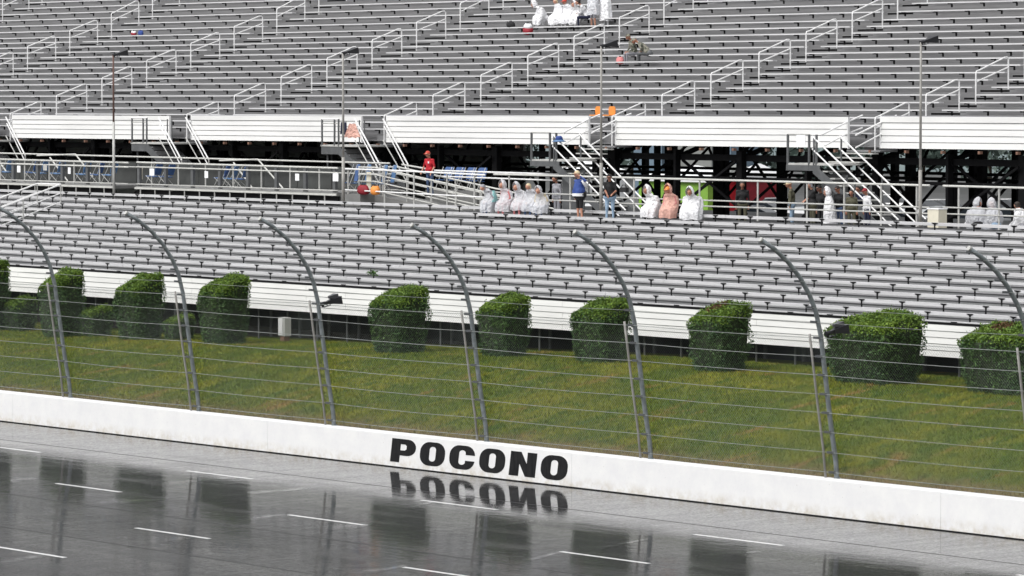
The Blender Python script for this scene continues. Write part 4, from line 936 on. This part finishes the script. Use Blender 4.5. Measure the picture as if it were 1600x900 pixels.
def person(X, Y, z, label, pose='stand', yaw=0.0, hands=None, top=M_clwhite, sleeves=True, bottoms=M_djeans, shorts=False, shoe=M_clblack, skin=M_skin, cap=None, hair=M_hair, poncho=None, hood=True, second=None, lean=0.1, turn=0.0, fat=1.0, headdn=.15, scale=1.0, seed=0, grp=None, voxel=.022, hem=.42, knees=None, wide=1.0):
    t = thing('person', label, 'person', (X, Y, z), grp); t.rotation_euler = (0, 0, yaw); t.scale = (scale,) * 3
    if hands is None: hands = [(-.24, -.06, .80), (.24, -.06, .80)] if pose == 'stand' else [(-.13, -.36, .62), (.13, -.36, .62)]
    me, hd, fw, rt, hu, nk = make_body(pose, hands, (skin, top, sleeves, bottoms, shorts, shoe), lean, turn, fat, headdn, knees, voxel)
    obj('body', me, t)
    if cap: obj('cap', dome(hd - fw * .008 + hu * .025, fw, rt, hu, .102, 0.0, .075).mesh('cap', cap, smooth=False), t)
    elif hair and not (poncho and hood): obj('hair', dome(hd - fw * .014 + hu * .022, fw, rt, hu, .101, 0.0, 0, hair=True).mesh('hair', hair, smooth=True), t)
    if poncho:
        pm = poncho_mesh(pose, hd, fw, rt, hu, nk, seed, hood, lean, hem, wide); pm.materials.append(poncho); obj('poncho', pm, t)
        if second:
            pm.materials.append(second)
            for p in pm.polygons:
                if p.center.x > -.02 and p.center.z > .62 and p.center.y > -.25: p.material_index = 1
    return t
def xa(px, py, Y): return at(px, py, Y).x
YS = Y0 - .02
GP = 'spectators in ponchos seated on the top bench of the lower stand'
for i, (px, lab, kw) in enumerate((
    (765, 'spectator in clear poncho with aqua shoulders, leftmost of the seated row, head bent', dict(second=M_poncho_a, yaw=-.2, lean=.35, headdn=.5, hood=False, hair=M_clgrey, top=M_clgrey)),
    (788, 'spectator in pink shirt under a clear hooded poncho, second from left in the seated row', dict(top=M_pink, bottoms=M_pink, lean=.15)),
    (812, 'spectator in white hood and reddish trousers, middle of the seated row', dict(bottoms=M_pink, top=M_clwhite, lean=.3, yaw=.1, sleeves=False, headdn=.3)),
    (829, 'fair haired spectator in clear poncho with hood down, leaning left', dict(hood=False, hair=M_cap, top=M_clgrey, lean=.2, yaw=.1)),
    (842, 'smaller spectator in white hooded poncho with pale yellow front, right end of the seated row', dict(top=M_cap, lean=.3, yaw=.35, scale=.92, headdn=.4)))):
    person(xa(px + 8, 315, YS), YS, ZA, lab, 'sit', poncho=M_poncho, seed=i + 3, grp=GP, **kw)
for i, (px, lab, kw) in enumerate((
    (1016, 'spectator in opaque white hooded poncho, left of the one in peach poncho', dict(poncho=M_poncho_w, top=M_clblack, skin=M_skind, bottoms=M_clblack, yaw=-.1, lean=.3, wide=1.1)),
    (1041, 'spectator in peach pink hooded poncho between two white ponchos', dict(poncho=M_poncho_p, top=M_pink, bottoms=M_clgrey, yaw=.3, cap=M_orange)),
    (1075, 'spectator in opaque white hooded poncho, right of the one in peach poncho', dict(poncho=M_poncho_w, top=M_clblack, skin=M_skind, bottoms=M_clblack, yaw=.45, lean=.25, wide=1.2, headdn=.35)))):
    person(xa(px + 10, 315, YS), YS, ZA, lab, 'sit', seed=i + 13, grp=GP, **kw)
# the two men standing in front of the top bench
person(xa(906, 336, 98.55), 98.55, ZA - .01, 'man in blue vest, black shorts and tan cap, one hand raised to his ear', 'stand', yaw=-.15, hands=[(-.34, .02, .86), (.30, -.16, 1.60)], top=M_clblue, sleeves=True, bottoms=M_clblack, shorts=True, shoe=M_shoe, cap=M_cap, fat=1.7, headdn=.05, scale=1.04, voxel=.016)
_bm = [o for o in COL.objects if o.name == 'person'] # white shirt hem and raised white sleeve of the man in blue
T = [o for o in COL.objects if o.get('label', '').startswith('man in blue vest')][0]
m = MB(); m.loft([[(math.cos(t) * .275, -.03 + math.sin(t) * .235, z) for t in [2 * math.pi * j / 16 for j in range(16)]] for z in (.90, .97, 1.0)], cap=False); obj('shirt_hem', m.mesh('shirt_hem', M_clwhite, smooth=True), T)
m = MB().tube([(.23, 0.0, 1.43), (.36, .05, 1.26)], .072, 10, .066).tube([(.37, .05, 1.25), (.33, -.10, 1.46)], .062, 10, .05); obj('shirt_sleeve', m.mesh('shirt_sleeve', M_clwhite, smooth=True), T)
person(xa(953, 338, 98.55), 98.55, ZA - .01, 'man in black shirt, black cap and pale jeans holding a black bag', 'stand', yaw=.75, hands=[(-.05, -.40, 1.02), (.14, -.38, 1.06)], top=M_clblack, sleeves=False, bottoms=M_jeans, skin=M_skind, cap=M_capblk, fat=1.35, headdn=.2, lean=.2, voxel=.016)
p = at(975, 296, 98.4); t = thing('shoulder_bag', 'black bag held in the hands of the man in black shirt', 'bag', tuple(p))
m = MB().loft([[(x * 1, y, z) for x, y in ((-.17, -.07), (.17, -.07), (.19, .07), (-.15, .07))] for z in (-.10, 0, .07)]); obj('bag_body', m.mesh('bag_body', M_clblack), t)
m = MB().tube([(-.15, 0, .06), (-.08, 0, .16), (.08, 0, .16), (.15, 0, .06)], .014, 5); obj('bag_strap', m.mesh('bag_strap', M_clblack), t)
person(xa(672, 250, 101.6), 101.6, 5.08, 'man in red shirt and red cap standing at the top of the ramp', 'stand', yaw=.15, top=M_red, sleeves=False, bottoms=M_djeans, cap=M_capred, hands=[(-.27, -.20, .98), (.26, -.20, .95)], fat=1.15, voxel=.016)
Tt = [o for o in COL.objects if o.get('label', '').startswith('man in red')][0]
obj('shirt_badge', MB().box((.03, -.165, 1.30), (.09, -.150, 1.38)).mesh('shirt_badge', M_card), Tt)
# people behind the rail on the concourse
YB = 101.5
for px, lab, kw in ((871, 'dark haired person in pale lilac shirt behind the rail, left of the man in blue', dict(top=M_clgrey, bottoms=M_clgrey, skin=M_skind, scale=.98, shift=0)),
    (1238, 'man in tan cap, olive jacket and blue jeans behind the rail', dict(top=M_clolive, bottoms=M_jeans, cap=M_cap, skin=M_skind, yaw=-.9)),
    (1270, 'man in black shirt behind the rail with forearms folded in front', dict(top=M_clblack, bottoms=M_clolive, sleeves=False, yaw=-.35, hands=[(-.02, -.30, 1.10), (-.16, -.30, 1.08)], fat=1.15, hair=M_clgrey)),
    (1312, 'person in dark jacket and brown cap just right of the peaked white poncho', dict(top=M_clblack, cap=M_capblk, skin=M_skind, yaw=.1, scale=.93)),
    (1331, 'person in olive shirt behind the rail, half hidden by the rightmost stairs', dict(top=M_clolive, bottoms=M_clolive, skin=M_skind, yaw=.6, scale=.86)),
    (1356, 'person in white and red shirt seen through the rightmost stairs', dict(top=M_clwhite, bottoms=M_clnavy, cap=M_dred, skin=M_skind, yaw=-.2, scale=.9))):
    kw.pop('shift', 0); person(xa(px, 310, YB), YB, ZC + .36, lab, 'stand', seed=px, **kw)
for px, Yp, lab, kw in ((1284, 102.8, 'person in black jacket deeper in the shade between the folded arms and the peaked poncho', dict(top=M_clblack, bottoms=M_clblack, cap=M_capblk, skin=M_skind)),
    (1342, 103.0, 'person in dark navy clothes deeper in the shade under the rightmost stairs', dict(top=M_clnavy, bottoms=M_clblack, skin=M_skind, yaw=.4)),
    (1160, 104.2, 'person in black clothes deep in the shade in front of the dark red stall', dict(top=M_clblack, bottoms=M_clolive, skin=M_skind, yaw=.8))):
    person(xa(px, 310, Yp), Yp, ZC + .2, lab, 'stand', seed=px, **kw)
person(xa(1297, 310, 101.2), 101.2, ZC + .22, 'person in peaked white hooded poncho behind the rail, between two people in black', 'stand', poncho=M_poncho_w, top=M_clwhite, yaw=-.5, scale=.94, seed=77, hem=.35)
GH = 'spectators at the right edge behind the rail'
person(xa(1514, 320, 101.2), 101.2, ZC + .30, 'spectator in white hooded poncho hugging the one in grey poncho', 'sit', poncho=M_poncho, top=M_clwhite, bottoms=M_clwhite, yaw=2.0, seed=81, grp=GH)
person(xa(1532, 320, 101.2), 101.1, ZC + .30, 'dark haired spectator in grey poncho hugging the white hooded one', 'sit', poncho=M_poncho, hood=False, top=M_clgrey, bottoms=M_clblack, yaw=-2.3, seed=82, grp=GH, wide=1.1, fat=1.2)
person(xa(1556, 320, 101.2), 101.2, ZC + .30, 'spectator in lilac hooded poncho seen from behind, at the right edge', 'sit', poncho=M_poncho, top=M_clgrey, bottoms=M_jeans, yaw=-1.9, seed=83, grp=GH)
person(xa(1600, 325, 101.2), 101.2, ZC + .30, 'spectator in white poncho cut off by the right edge', 'sit', poncho=M_poncho_w, hood=False, top=M_clgrey, bottoms=M_clgrey, yaw=-1.6, seed=84, grp=GH)

# people on the upper stand
def rowat(px, py):
    best = None
    for k in range(-3, K1):
        p = at(px, py, Y1 + TU * k); dz = abs(p.z - (zrow(k) + ztilt(p.x) + .05))
        if best is None or dz < best[0]: best = (dz, k, p.x)
    k, X = best[1], best[2]; return k, X, Y1 + TU * k, zrow(k) + ztilt(X) + .05
k0, _, _, _ = rowat(880, 40); ku = k0 + 1
def upseat(px, k): X = at(px + 8, 20, Y1 + TU * k).x; return X, Y1 + TU * k, zrow(k) + ztilt(X) + .05 - .475
GU = 'group in white ponchos near the top of the photo'
for px, lab, kw in ((846, 'spectator in white poncho bending over a red and white bag, leftmost of the upper group', dict(pose='sit', lean=.45, yaw=-.6, hands=[(-.30, -.55, .45), (.05, -.55, .40)], hood=True, hair=None, headdn=.3)),
    (869, 'spectator in long white poncho, second from the left in the upper group', dict(pose='sit', lean=0., yaw=-.1, hood=False, hair=M_cap)),
    (885, 'spectator in red cap and white poncho in the upper group', dict(pose='sit', cap=M_capred, skin=M_skind, hood=False, lean=.15)),
    (899, 'small spectator in pale hood right of the red cap in the upper group', dict(pose='sit', scale=.9, hood=True, lean=.2)),
    (912, 'spectator in white top and navy trousers leaning left in the upper group', dict(pose='sit', poncho=None, top=M_clwhite, bottoms=M_clnavy, yaw=-.7, lean=.3, hands=[(-.30, -.42, .72), (-.12, -.46, .70)]))):
    X, Y, z = upseat(px, ku); a = dict(poncho=M_poncho_w, top=M_clwhite, bottoms=M_clwhite, seed=px, grp=GU); a.update(kw); person(X, Y - .05, z, lab, **a)
X, Y, z = upseat(927, ku); person(X, Y - .30, z, 'standing spectator in white poncho and dark shorts, rightmost of the upper group', 'stand', poncho=M_poncho, hood=False, top=M_clwhite, bottoms=M_clgrey, shorts=True, grp=GU, seed=5, hem=.62)
X, Y, z = upseat(936, ku); person(X, Y + .1, z, 'standing spectator in long white poncho behind the bare legged one in the upper group', 'stand', poncho=M_poncho_w, hood=False, top=M_clwhite, bottoms=M_clwhite, grp=GU, seed=6, hem=.35)
kc, _, _, _ = rowat(990, 85)
GCm = 'two spectators in camouflage jackets on the upper stand'
X, Y, z = upseat(985, kc); person(X, Y, z, 'spectator in camouflage jacket with dark face, upright, left of the pair', 'sit', top=M_camo, bottoms=M_clgrey, skin=M_skind, cap=M_camo, yaw=-.35, grp=GCm)
X, Y, z = upseat(1006, kc); person(X, Y, z, 'spectator in camouflage jacket bent forward, right of the pair', 'sit', top=M_camo, bottoms=M_steelg, skin=M_skind, poncho=None, cap=M_camo, lean=.6, yaw=-.9, headdn=.5, fat=1.2, grp=GCm)

#@@ITEMS
# ------------------------------------------------------------------ bags, chairs and small things
def soft_bag(p, w, d, h, m, label, m2=None, cat='bag', rz=0):
    t = thing('bag', label, cat, p); t.rotation_euler = (0, 0, rz); n = 14; rings = []
    for z, s in ((0, .9), (.25, 1.05), (.6, 1.0), (.85, .78), (1.0, .45)): rings.append([(math.cos(a) * w / 2 * s * (1 + .07 * math.sin(3 * a + z * 4)), math.sin(a) * d / 2 * s, z * h + .02 * math.sin(2 * a)) for a in [2 * math.pi * j / n for j in range(n)]])
    if m2: obj('bag_top', MB().loft(rings[2:]).mesh('bag_top', m2, smooth=True), t); obj('bag_body', MB().loft([[(x, y, z) for x, y, z in r] for r in rings[:3]]).mesh('bag_body', m, smooth=True), t)
    else: obj('bag_body', MB().loft(rings).mesh('bag_body', m, smooth=True), t)
    obj('bag_handle', MB().tube([(-w * .2, 0, h * .93), (-w * .1, 0, h * 1.12), (w * .1, 0, h * 1.12), (w * .2, 0, h * .93)], .014, 5).mesh('bag_handle', M_clblack), t)
    return t
k, X, Y, z = rowat(833, 46); soft_bag((X, Y - .30, z - .36), .52, .40, .50, M_dred, 'red and white bag at the feet of the leftmost upper spectator', M_clwhite)
k, X, Y, z = rowat(798, 43); soft_bag((X, Y, z), .50, .30, .26, M_clblack, 'dark bag on a bench left of the upper group in ponchos')
k, X, Y, z = rowat(966, 94); soft_bag((X, Y + .1, z - .1), .34, .30, .30, M_pink, 'pink bag at the feet of the left camouflage spectator')
k, X, Y, z = rowat(209, 57); soft_bag((X, Y, z), .36, .26, .22, M_dred, 'red and white bag lying alone on an upper bench', M_clwhite)
k, X, Y, z = rowat(220, 57); soft_bag((X, Y, z), .30, .26, .24, M_clblue, 'blue bag beside the red and white bag on an upper bench')
soft_bag((xa(566, 300, 100.3), 100.35, 5.125), .64, .36, .36, M_dred, 'dark red bag standing at the end of the raised walkway')
soft_bag((xa(585, 300, 100.3), 100.35, 5.125), .44, .34, .34, M_orange, 'orange bag right of the dark red bag on the walkway')
for px, lab in ((932, 'orange stadium seat, left of the pair on the lowest visible upper bench'), (953, 'orange stadium seat, right of the pair beside an aisle handrail')):
    X = at(px, 180, Y1 - TU).x; Yc = Y1 - TU; z = zrow(-1) + ztilt(X) + .052
    t = thing('stadium_seat', lab, 'seat', (X, Yc, z), 'orange seats clipped to a bench')
    obj('seat_back', MB().loft([[(x, y + .10, zz) for x, y in ((-w, 0), (w, 0), (w, .03), (-w, .03))] for zz, w in ((.04, .17), (.12, .20), (.30, .20), (.38, .13))]).mesh('seat_back', M_orange), t)
    obj('seat_pad', MB().box((-.20, -.20, 0), (.20, .16, .045)).mesh('seat_pad', M_orange), t)
    obj('hinge', MB().tube([(-.18, .12, .05), (.18, .12, .05)], .016, 6).mesh('hinge', M_bracket), t)
def chair(p, label, m, rz, g, tall=1.0):
    t = thing('folding_chair', label, 'chair', p, g); t.rotation_euler = (0, 0, rz)
    obj('seat', MB().hexa([(-.24, -.24, .40), (.24, -.24, .40), (.24, .2, .36), (-.24, .2, .36), (-.24, -.24, .43), (.24, -.24, .43), (.24, .2, .39), (-.24, .2, .39)]).mesh('seat', m), t)
    obj('backrest', MB().loft([[(x, y, z) for x, y in ((-w, .22 + o), (w, .22 + o), (w, .245 + o), (-w, .245 + o))] for z, w, o in ((.46, .22, 0), (.62, .25, .04), (.86 * tall, .25, .11), (.92 * tall, .20, .13))]).mesh('backrest', m), t)
    for s in (-1, 1):
        obj('leg', MB().tube([(s * .25, -.24, 0), (s * .25, .24, .92 * tall)], .015, 5).mesh('leg', M_railg), t); obj('leg', MB().tube([(s * .25, .26, 0), (s * .25, -.20, .44)], .015, 5).mesh('leg', M_railg), t)
    return t
GC = 'blue folding chairs on the raised walkway'
for px, Yc, m, lab, rz in ((8, 101.4, M_bluel, 'blue folding chair at the far left behind the walkway rail', -1.2), (48, 101.6, M_blue, 'dark blue folding chair right of the leftmost white notice', -1.0), (63, 101.2, M_bluel, 'blue folding chair below the grey notice', -1.2), (88, 101.2, M_bluel, 'blue folding chair left of the narrow white notice', -1.2),
        (128, 101.2, M_bluel, 'pale blue folding chair between the narrow notice and the rusty pole', -1.2), (149, 101.2, M_blue, 'blue folding chair behind a dark post left of the rusty pole', -1.0), (170, 101.2, M_bluel, 'pale blue folding chair just left of the rusty pole', -1.2), (239, 101.2, M_blue, 'blue folding chair under the notice right of the cream board', -1.2), (259, 101.2, M_blue, 'blue folding chair second to the right of the cream board', -1.2),
        (345, 101.3, M_blue, 'blue folding chair, left of three under the second stairs', -1.0), (358, 101.3, M_bluel, 'pale blue folding chair, middle of three under the second stairs', -1.0), (374, 101.3, M_blue, 'blue folding chair, right of three under the second stairs', -1.0)):
    chair((xa(px, 285, Yc), Yc, 5.16), lab, m, rz, GC)
for px, m, lab in ((547, M_blue, 'tall deep blue folding chair right of the grey pole'), (564, M_bluel, 'tall pale blue folding chair behind the dark red bag'), (590, M_bluel, 'tall pale blue folding chair above the orange bag'), (604, M_bluel, 'tall pale blue folding chair at the right end of the row of four')):
    chair((xa(px, 290, 101.2), 101.2, 5.13), lab, m, -.35, 'tall blue chairs at the end of the raised walkway', 1.25)
for i, px in enumerate((693, 710, 728, 745)):
    chair((xa(px, 270, 104.0), 104.0, 5.25), ('blue folding chair just right of the man in red', 'blue folding chair, second right of the man in red', 'blue folding chair, third right of the man in red', 'blue folding chair behind the corner of the ramp rail')[i], M_blue, .1, 'blue chairs behind the ramp')
MB().box((xa(680, 270, 104) , 103.5, ZC), (xa(760, 270, 104), 104.6, 5.25)).build('back_platform', M_concrete, rp)

def hanging(x0, x1, Y, zt, zb, m, name, label, cat, flare=0.0, seed=1):
    t = thing(name, label, cat, ((x0 + x1) / 2, Y, zt)); n = 12; V = []; g = random.Random(seed); ph = g.random() * 6
    mm = MB(); rows = []
    for i in range(8):
        f = i / 7; r = []
        for j in range(n + 1):
            u = j / n - .5; w = (x1 - x0) * (1 + flare * (f - .5)); r.append((u * w, -.05 - .035 * math.sin(j * 1.9 + ph) * (.3 + f), -(zt - zb) * f + (.03 * math.sin(j * 1.3) if i == 7 else 0)))
        rows.append(r)
    front = [p for r in rows for p in r]; mm.v = front + [(x, y + .02, z) for x, y, z in front]; N_ = len(front)
    for i in range(7):
        for j in range(n): a = i * (n + 1) + j; mm.f.append((a, a + n + 1, a + n + 2, a + 1)); mm.f.append((N_ + a, N_ + a + 1, N_ + a + n + 2, N_ + a + n + 1))
    obj('cloth', mm.mesh('cloth', m, smooth=True), t)
    obj('peg', MB().box((-.06, -.055, -.01), (.06, .03, .03)).mesh('peg', M_card), t); return t
a, b = at(534, 191, 103.25), at(542, 210, 103.25); hanging(a.x, b.x, 103.26, a.z, b.z, M_clnavy, 'hanging_towel', 'navy cloth hanging on the landing rail left of the orange poncho', 'cloth', seed=3)
a, b = at(544, 193, 103.25), at(560, 215, 103.25); hanging(a.x, b.x, 103.24, a.z, b.z, M_poncho_p, 'hanging_poncho', 'peach orange poncho hanging on the landing rail by the third stairs', 'poncho', flare=.9, seed=4)
p = at(873.5, 220, 102.56); t = thing('sun_hat', 'blue sun hat set on the railing post above the man in blue', 'hat', tuple(p))
ring = lambda r, z: [(math.cos(a) * r, math.sin(a) * r, z) for a in [2 * math.pi * j / 14 for j in range(14)]]
obj('brim', MB().loft([ring(.26, -.04), ring(.27, -.02), ring(.16, .04)]).mesh('brim', M_bluel, smooth=True), t); obj('crown', MB().loft([ring(.155, .035), ring(.14, .12), ring(.08, .19)]).mesh('crown', M_clblue, smooth=True), t)
p = at(1461, 352, 99.95); t = thing('cream_box', 'cream box standing on the walkway at the foot of the rightmost stairs', 'box', (p.x, 100.05, ZA))
obj('box_body', MB().box((-.26, -.2, 0), (.26, .2, .80)).mesh('box_body', M_cream), t); obj('lid', MB().box((-.28, -.22, .801), (.28, .22, .84)).mesh('lid', M_card), t)

#@@BACKGROUND
# ------------------------------------------------------------------ vendor tents, cars and trees seen through the steel frame
def tent(px0, px1, Y, zt, m, label, roof=M_card, dep=4.0):
    x0, x1 = at(px0, 300, Y).x, at(px1, 300, Y).x; zg = ZG
    t = thing('vendor_tent', label, 'tent', ((x0 + x1) / 2, Y, zg), 'vendor tents behind the stands')
    MB().box((x0, Y, zg), (x1, Y + .05, zt)).build('front_wall', m, t)
    MB().box((x0, Y + .06, zg), (x0 + .05, Y + dep, zt)).build('side_wall', m, t); MB().box((x1 - .05, Y + .06, zg), (x1, Y + dep, zt)).build('side_wall', m, t)
    xm, ym = (x0 + x1) / 2, Y + dep / 2
    MB().loft([[(x0 - .15, Y - .2, zt), (x1 + .15, Y - .2, zt), (x1 + .15, Y + dep + .2, zt), (x0 - .15, Y + dep + .2, zt)], [(x0 - .15, Y - .2, zt + .3), (x1 + .15, Y - .2, zt + .3), (x1 + .15, Y + dep + .2, zt + .3), (x0 - .15, Y + dep + .2, zt + .3)], [(xm - .1, ym - .1, zt + 1.0), (xm + .1, ym - .1, zt + 1.0), (xm + .1, ym + .1, zt + 1.0), (xm - .1, ym + .1, zt + 1.0)]]).build('roof', roof, t)
tent(998, 1106, 176, 3.35, M_green, 'lime green vendor tent seen through the black steel frame')
tent(1118, 1136, 174, 3.6, M_red, 'bright red vendor stall right of the lime green tent', M_greytarp, 3)
tent(1149, 1165, 175, 3.6, M_dred, 'dark red vendor stall right of the bright red one', M_card, 3)
tent(865, 905, 178, 3.5, M_clwhite, 'white vendor tent left of the man in blue, behind the frame')
def trailer(px0, px1, Y, zt, m, label):
    x0, x1 = at(px0, 260, Y).x, at(px1, 260, Y).x; t = thing('trailer', label, 'trailer', ((x0 + x1) / 2, Y, ZG), 'trailers behind the stands')
    MB().box((x0, Y, ZG + .65), (x1, Y + 2.5, zt)).build('trailer_body', m, t); MB().box((x0 + .05, Y - .02, zt - .25), (x1 - .05, Y - .002, zt - .1)).build('stripe', M_railg, t)
    for f in (.3, .45): MB().tube([(x0 + (x1 - x0) * f, Y - .02, ZG + .38), (x0 + (x1 - x0) * f, Y + .25, ZG + .38)], .38, 12).build('wheel', M_tyre, t)
trailer(1043, 1112, 190, 6.0, M_greytarp, 'grey trailer behind the lime green tent')
trailer(1118, 1142, 189, 6.0, M_tealtarp, 'slate blue trailer behind the red stall')
trailer(990, 1034, 190, 5.8, M_tealtarp, 'slate blue trailer left of the grey trailer')
def car(px, Y, m, label, rz):
    p = at(px, 320, Y); t = thing('parked_car', label, 'car', (p.x, Y, ZG), 'cars parked behind the stands'); t.rotation_euler = (0, 0, rz)
    def sec(x, w, z0, z1): return [(x, -w, z0), (x, w, z0), (x, w * 1.0, (z0 + z1) * .55), (x, w * .88, z1), (x, -w * .88, z1), (x, -w, (z0 + z1) * .55)]
    b = MB().loft([sec(-2.2, .72, .34, .72), sec(-2.1, .84, .26, .86), (sec(-1.2, .88, .24, .95)), sec(.6, .88, .24, .95), sec(1.7, .86, .24, .90), sec(2.15, .78, .30, .72)]); obj('body', b.mesh('body', m), t)
    g = MB().loft([[(x, -w, .93), (x, w, .93), (x2, w2, z), (x2, -w2, z)] for x, w, x2, w2, z in ((-1.75, .76, -1.74, .74, .95), (-1.70, .78, -1.15, .62, 1.38), (.2, .79, -.1, .62, 1.42), (1.05, .77, 1.0, .76, .95))]); obj('windows', g.mesh('windows', M_glass), t)
    obj('roof', MB().box((-1.15, -.62, 1.385), (-.05, .62, 1.44)).mesh('roof', m), t)
    for x in (-1.35, 1.38):
        for s in (-1, 1):
            w = obj('wheel', MB().tube([(x, s * .70, .33), (x, s * .89, .33)], .33, 14).mesh('wheel', M_tyre), t); obj('rim', MB().tube([(x, s * .80, .33), (x, s * .905, .33)], .19, 10).mesh('rim', M_carg), w)
    for s in (-1, 1): obj('headlight', MB().box((2.08, s * .58 - .14, .60), (2.17, s * .58 + .14, .70)).mesh('headlight', M_card), t)
for i, (px, Y, m, lab, rz) in enumerate(((1205, 167, M_carw, 'white car behind the frame left of the man in tan cap', .3), (1228, 173, M_carg, 'silver car farther back left of the man in tan cap', .2), (1385, 168, M_carg, 'silver car behind the rightmost stairs', .4), (1488, 168, M_carg, 'silver car behind the left shoulder of the hugging spectators', .5), (1478, 178, M_carw, 'white car farther back left of the hugging spectators', .1), (1545, 174, M_carw, 'white car between the grey and lilac ponchos, farther back', .2), (1590, 168, M_card2, 'dark car at the right edge behind the ponchos', .5), (1585, 182, M_carw, 'white car farthest back at the right edge', .1), (890, 167, M_carw, 'white car beside the white tent left of the man in blue', .2), (1190, 160, M_card2, 'dark car between the red stalls and the man in tan cap', .4), (1420, 158, M_carw, 'white car behind the foot of the rightmost stairs', .3), (1450, 176, M_carg, 'silver car farther back beyond the cream box', .1), (1525, 166, M_card2, 'dark car directly behind the hugging spectators', .3), (1405, 184, M_carw, 'white car farthest back beyond the rightmost stairs', .2))): car(px, Y, m, lab, rz)

VV, FF = [], []; nv = 0; mt = MB()
for i in range(13):
    Y = 230 + (i * 37 % 17); pxx = 520 + i * 92 + (i * 29 % 17); X = at(pxx, 200, Y).x; g = np.random.default_rng(100 + i); h, w = 9.0 + (i * 7 % 5) * .6, 8.0
    mt.tube([(X, Y, ZG), (X + .1, Y, ZG + h * .3), (X - .1, Y, ZG + h * .6)], .30, 6, .10)
    cc = g.normal(0, 1, (26, 3)) * [w * .26, w * .26, h * .20] + [X, Y, ZG + h * .50]; n = 1500
    P = cc[g.integers(0, 26, n)] + g.normal(0, 1, (n, 3)) * [w * .10, w * .10, h * .07]; P[:, 2] = np.maximum(P[:, 2], ZG)
    V, F = leaf_cloud(n, lambda n_, g_: P, .34, i); VV.append(V); FF.append(F + nv); nv += len(V)
tl = obj('treeline', np_mesh('treeline', np.concatenate(VV), np.concatenate(FF), M_tree)); kind(tl, 'stuff')
kind(obj('trunk', mt.mesh('trunk', M_bark), tl), 'stuff')
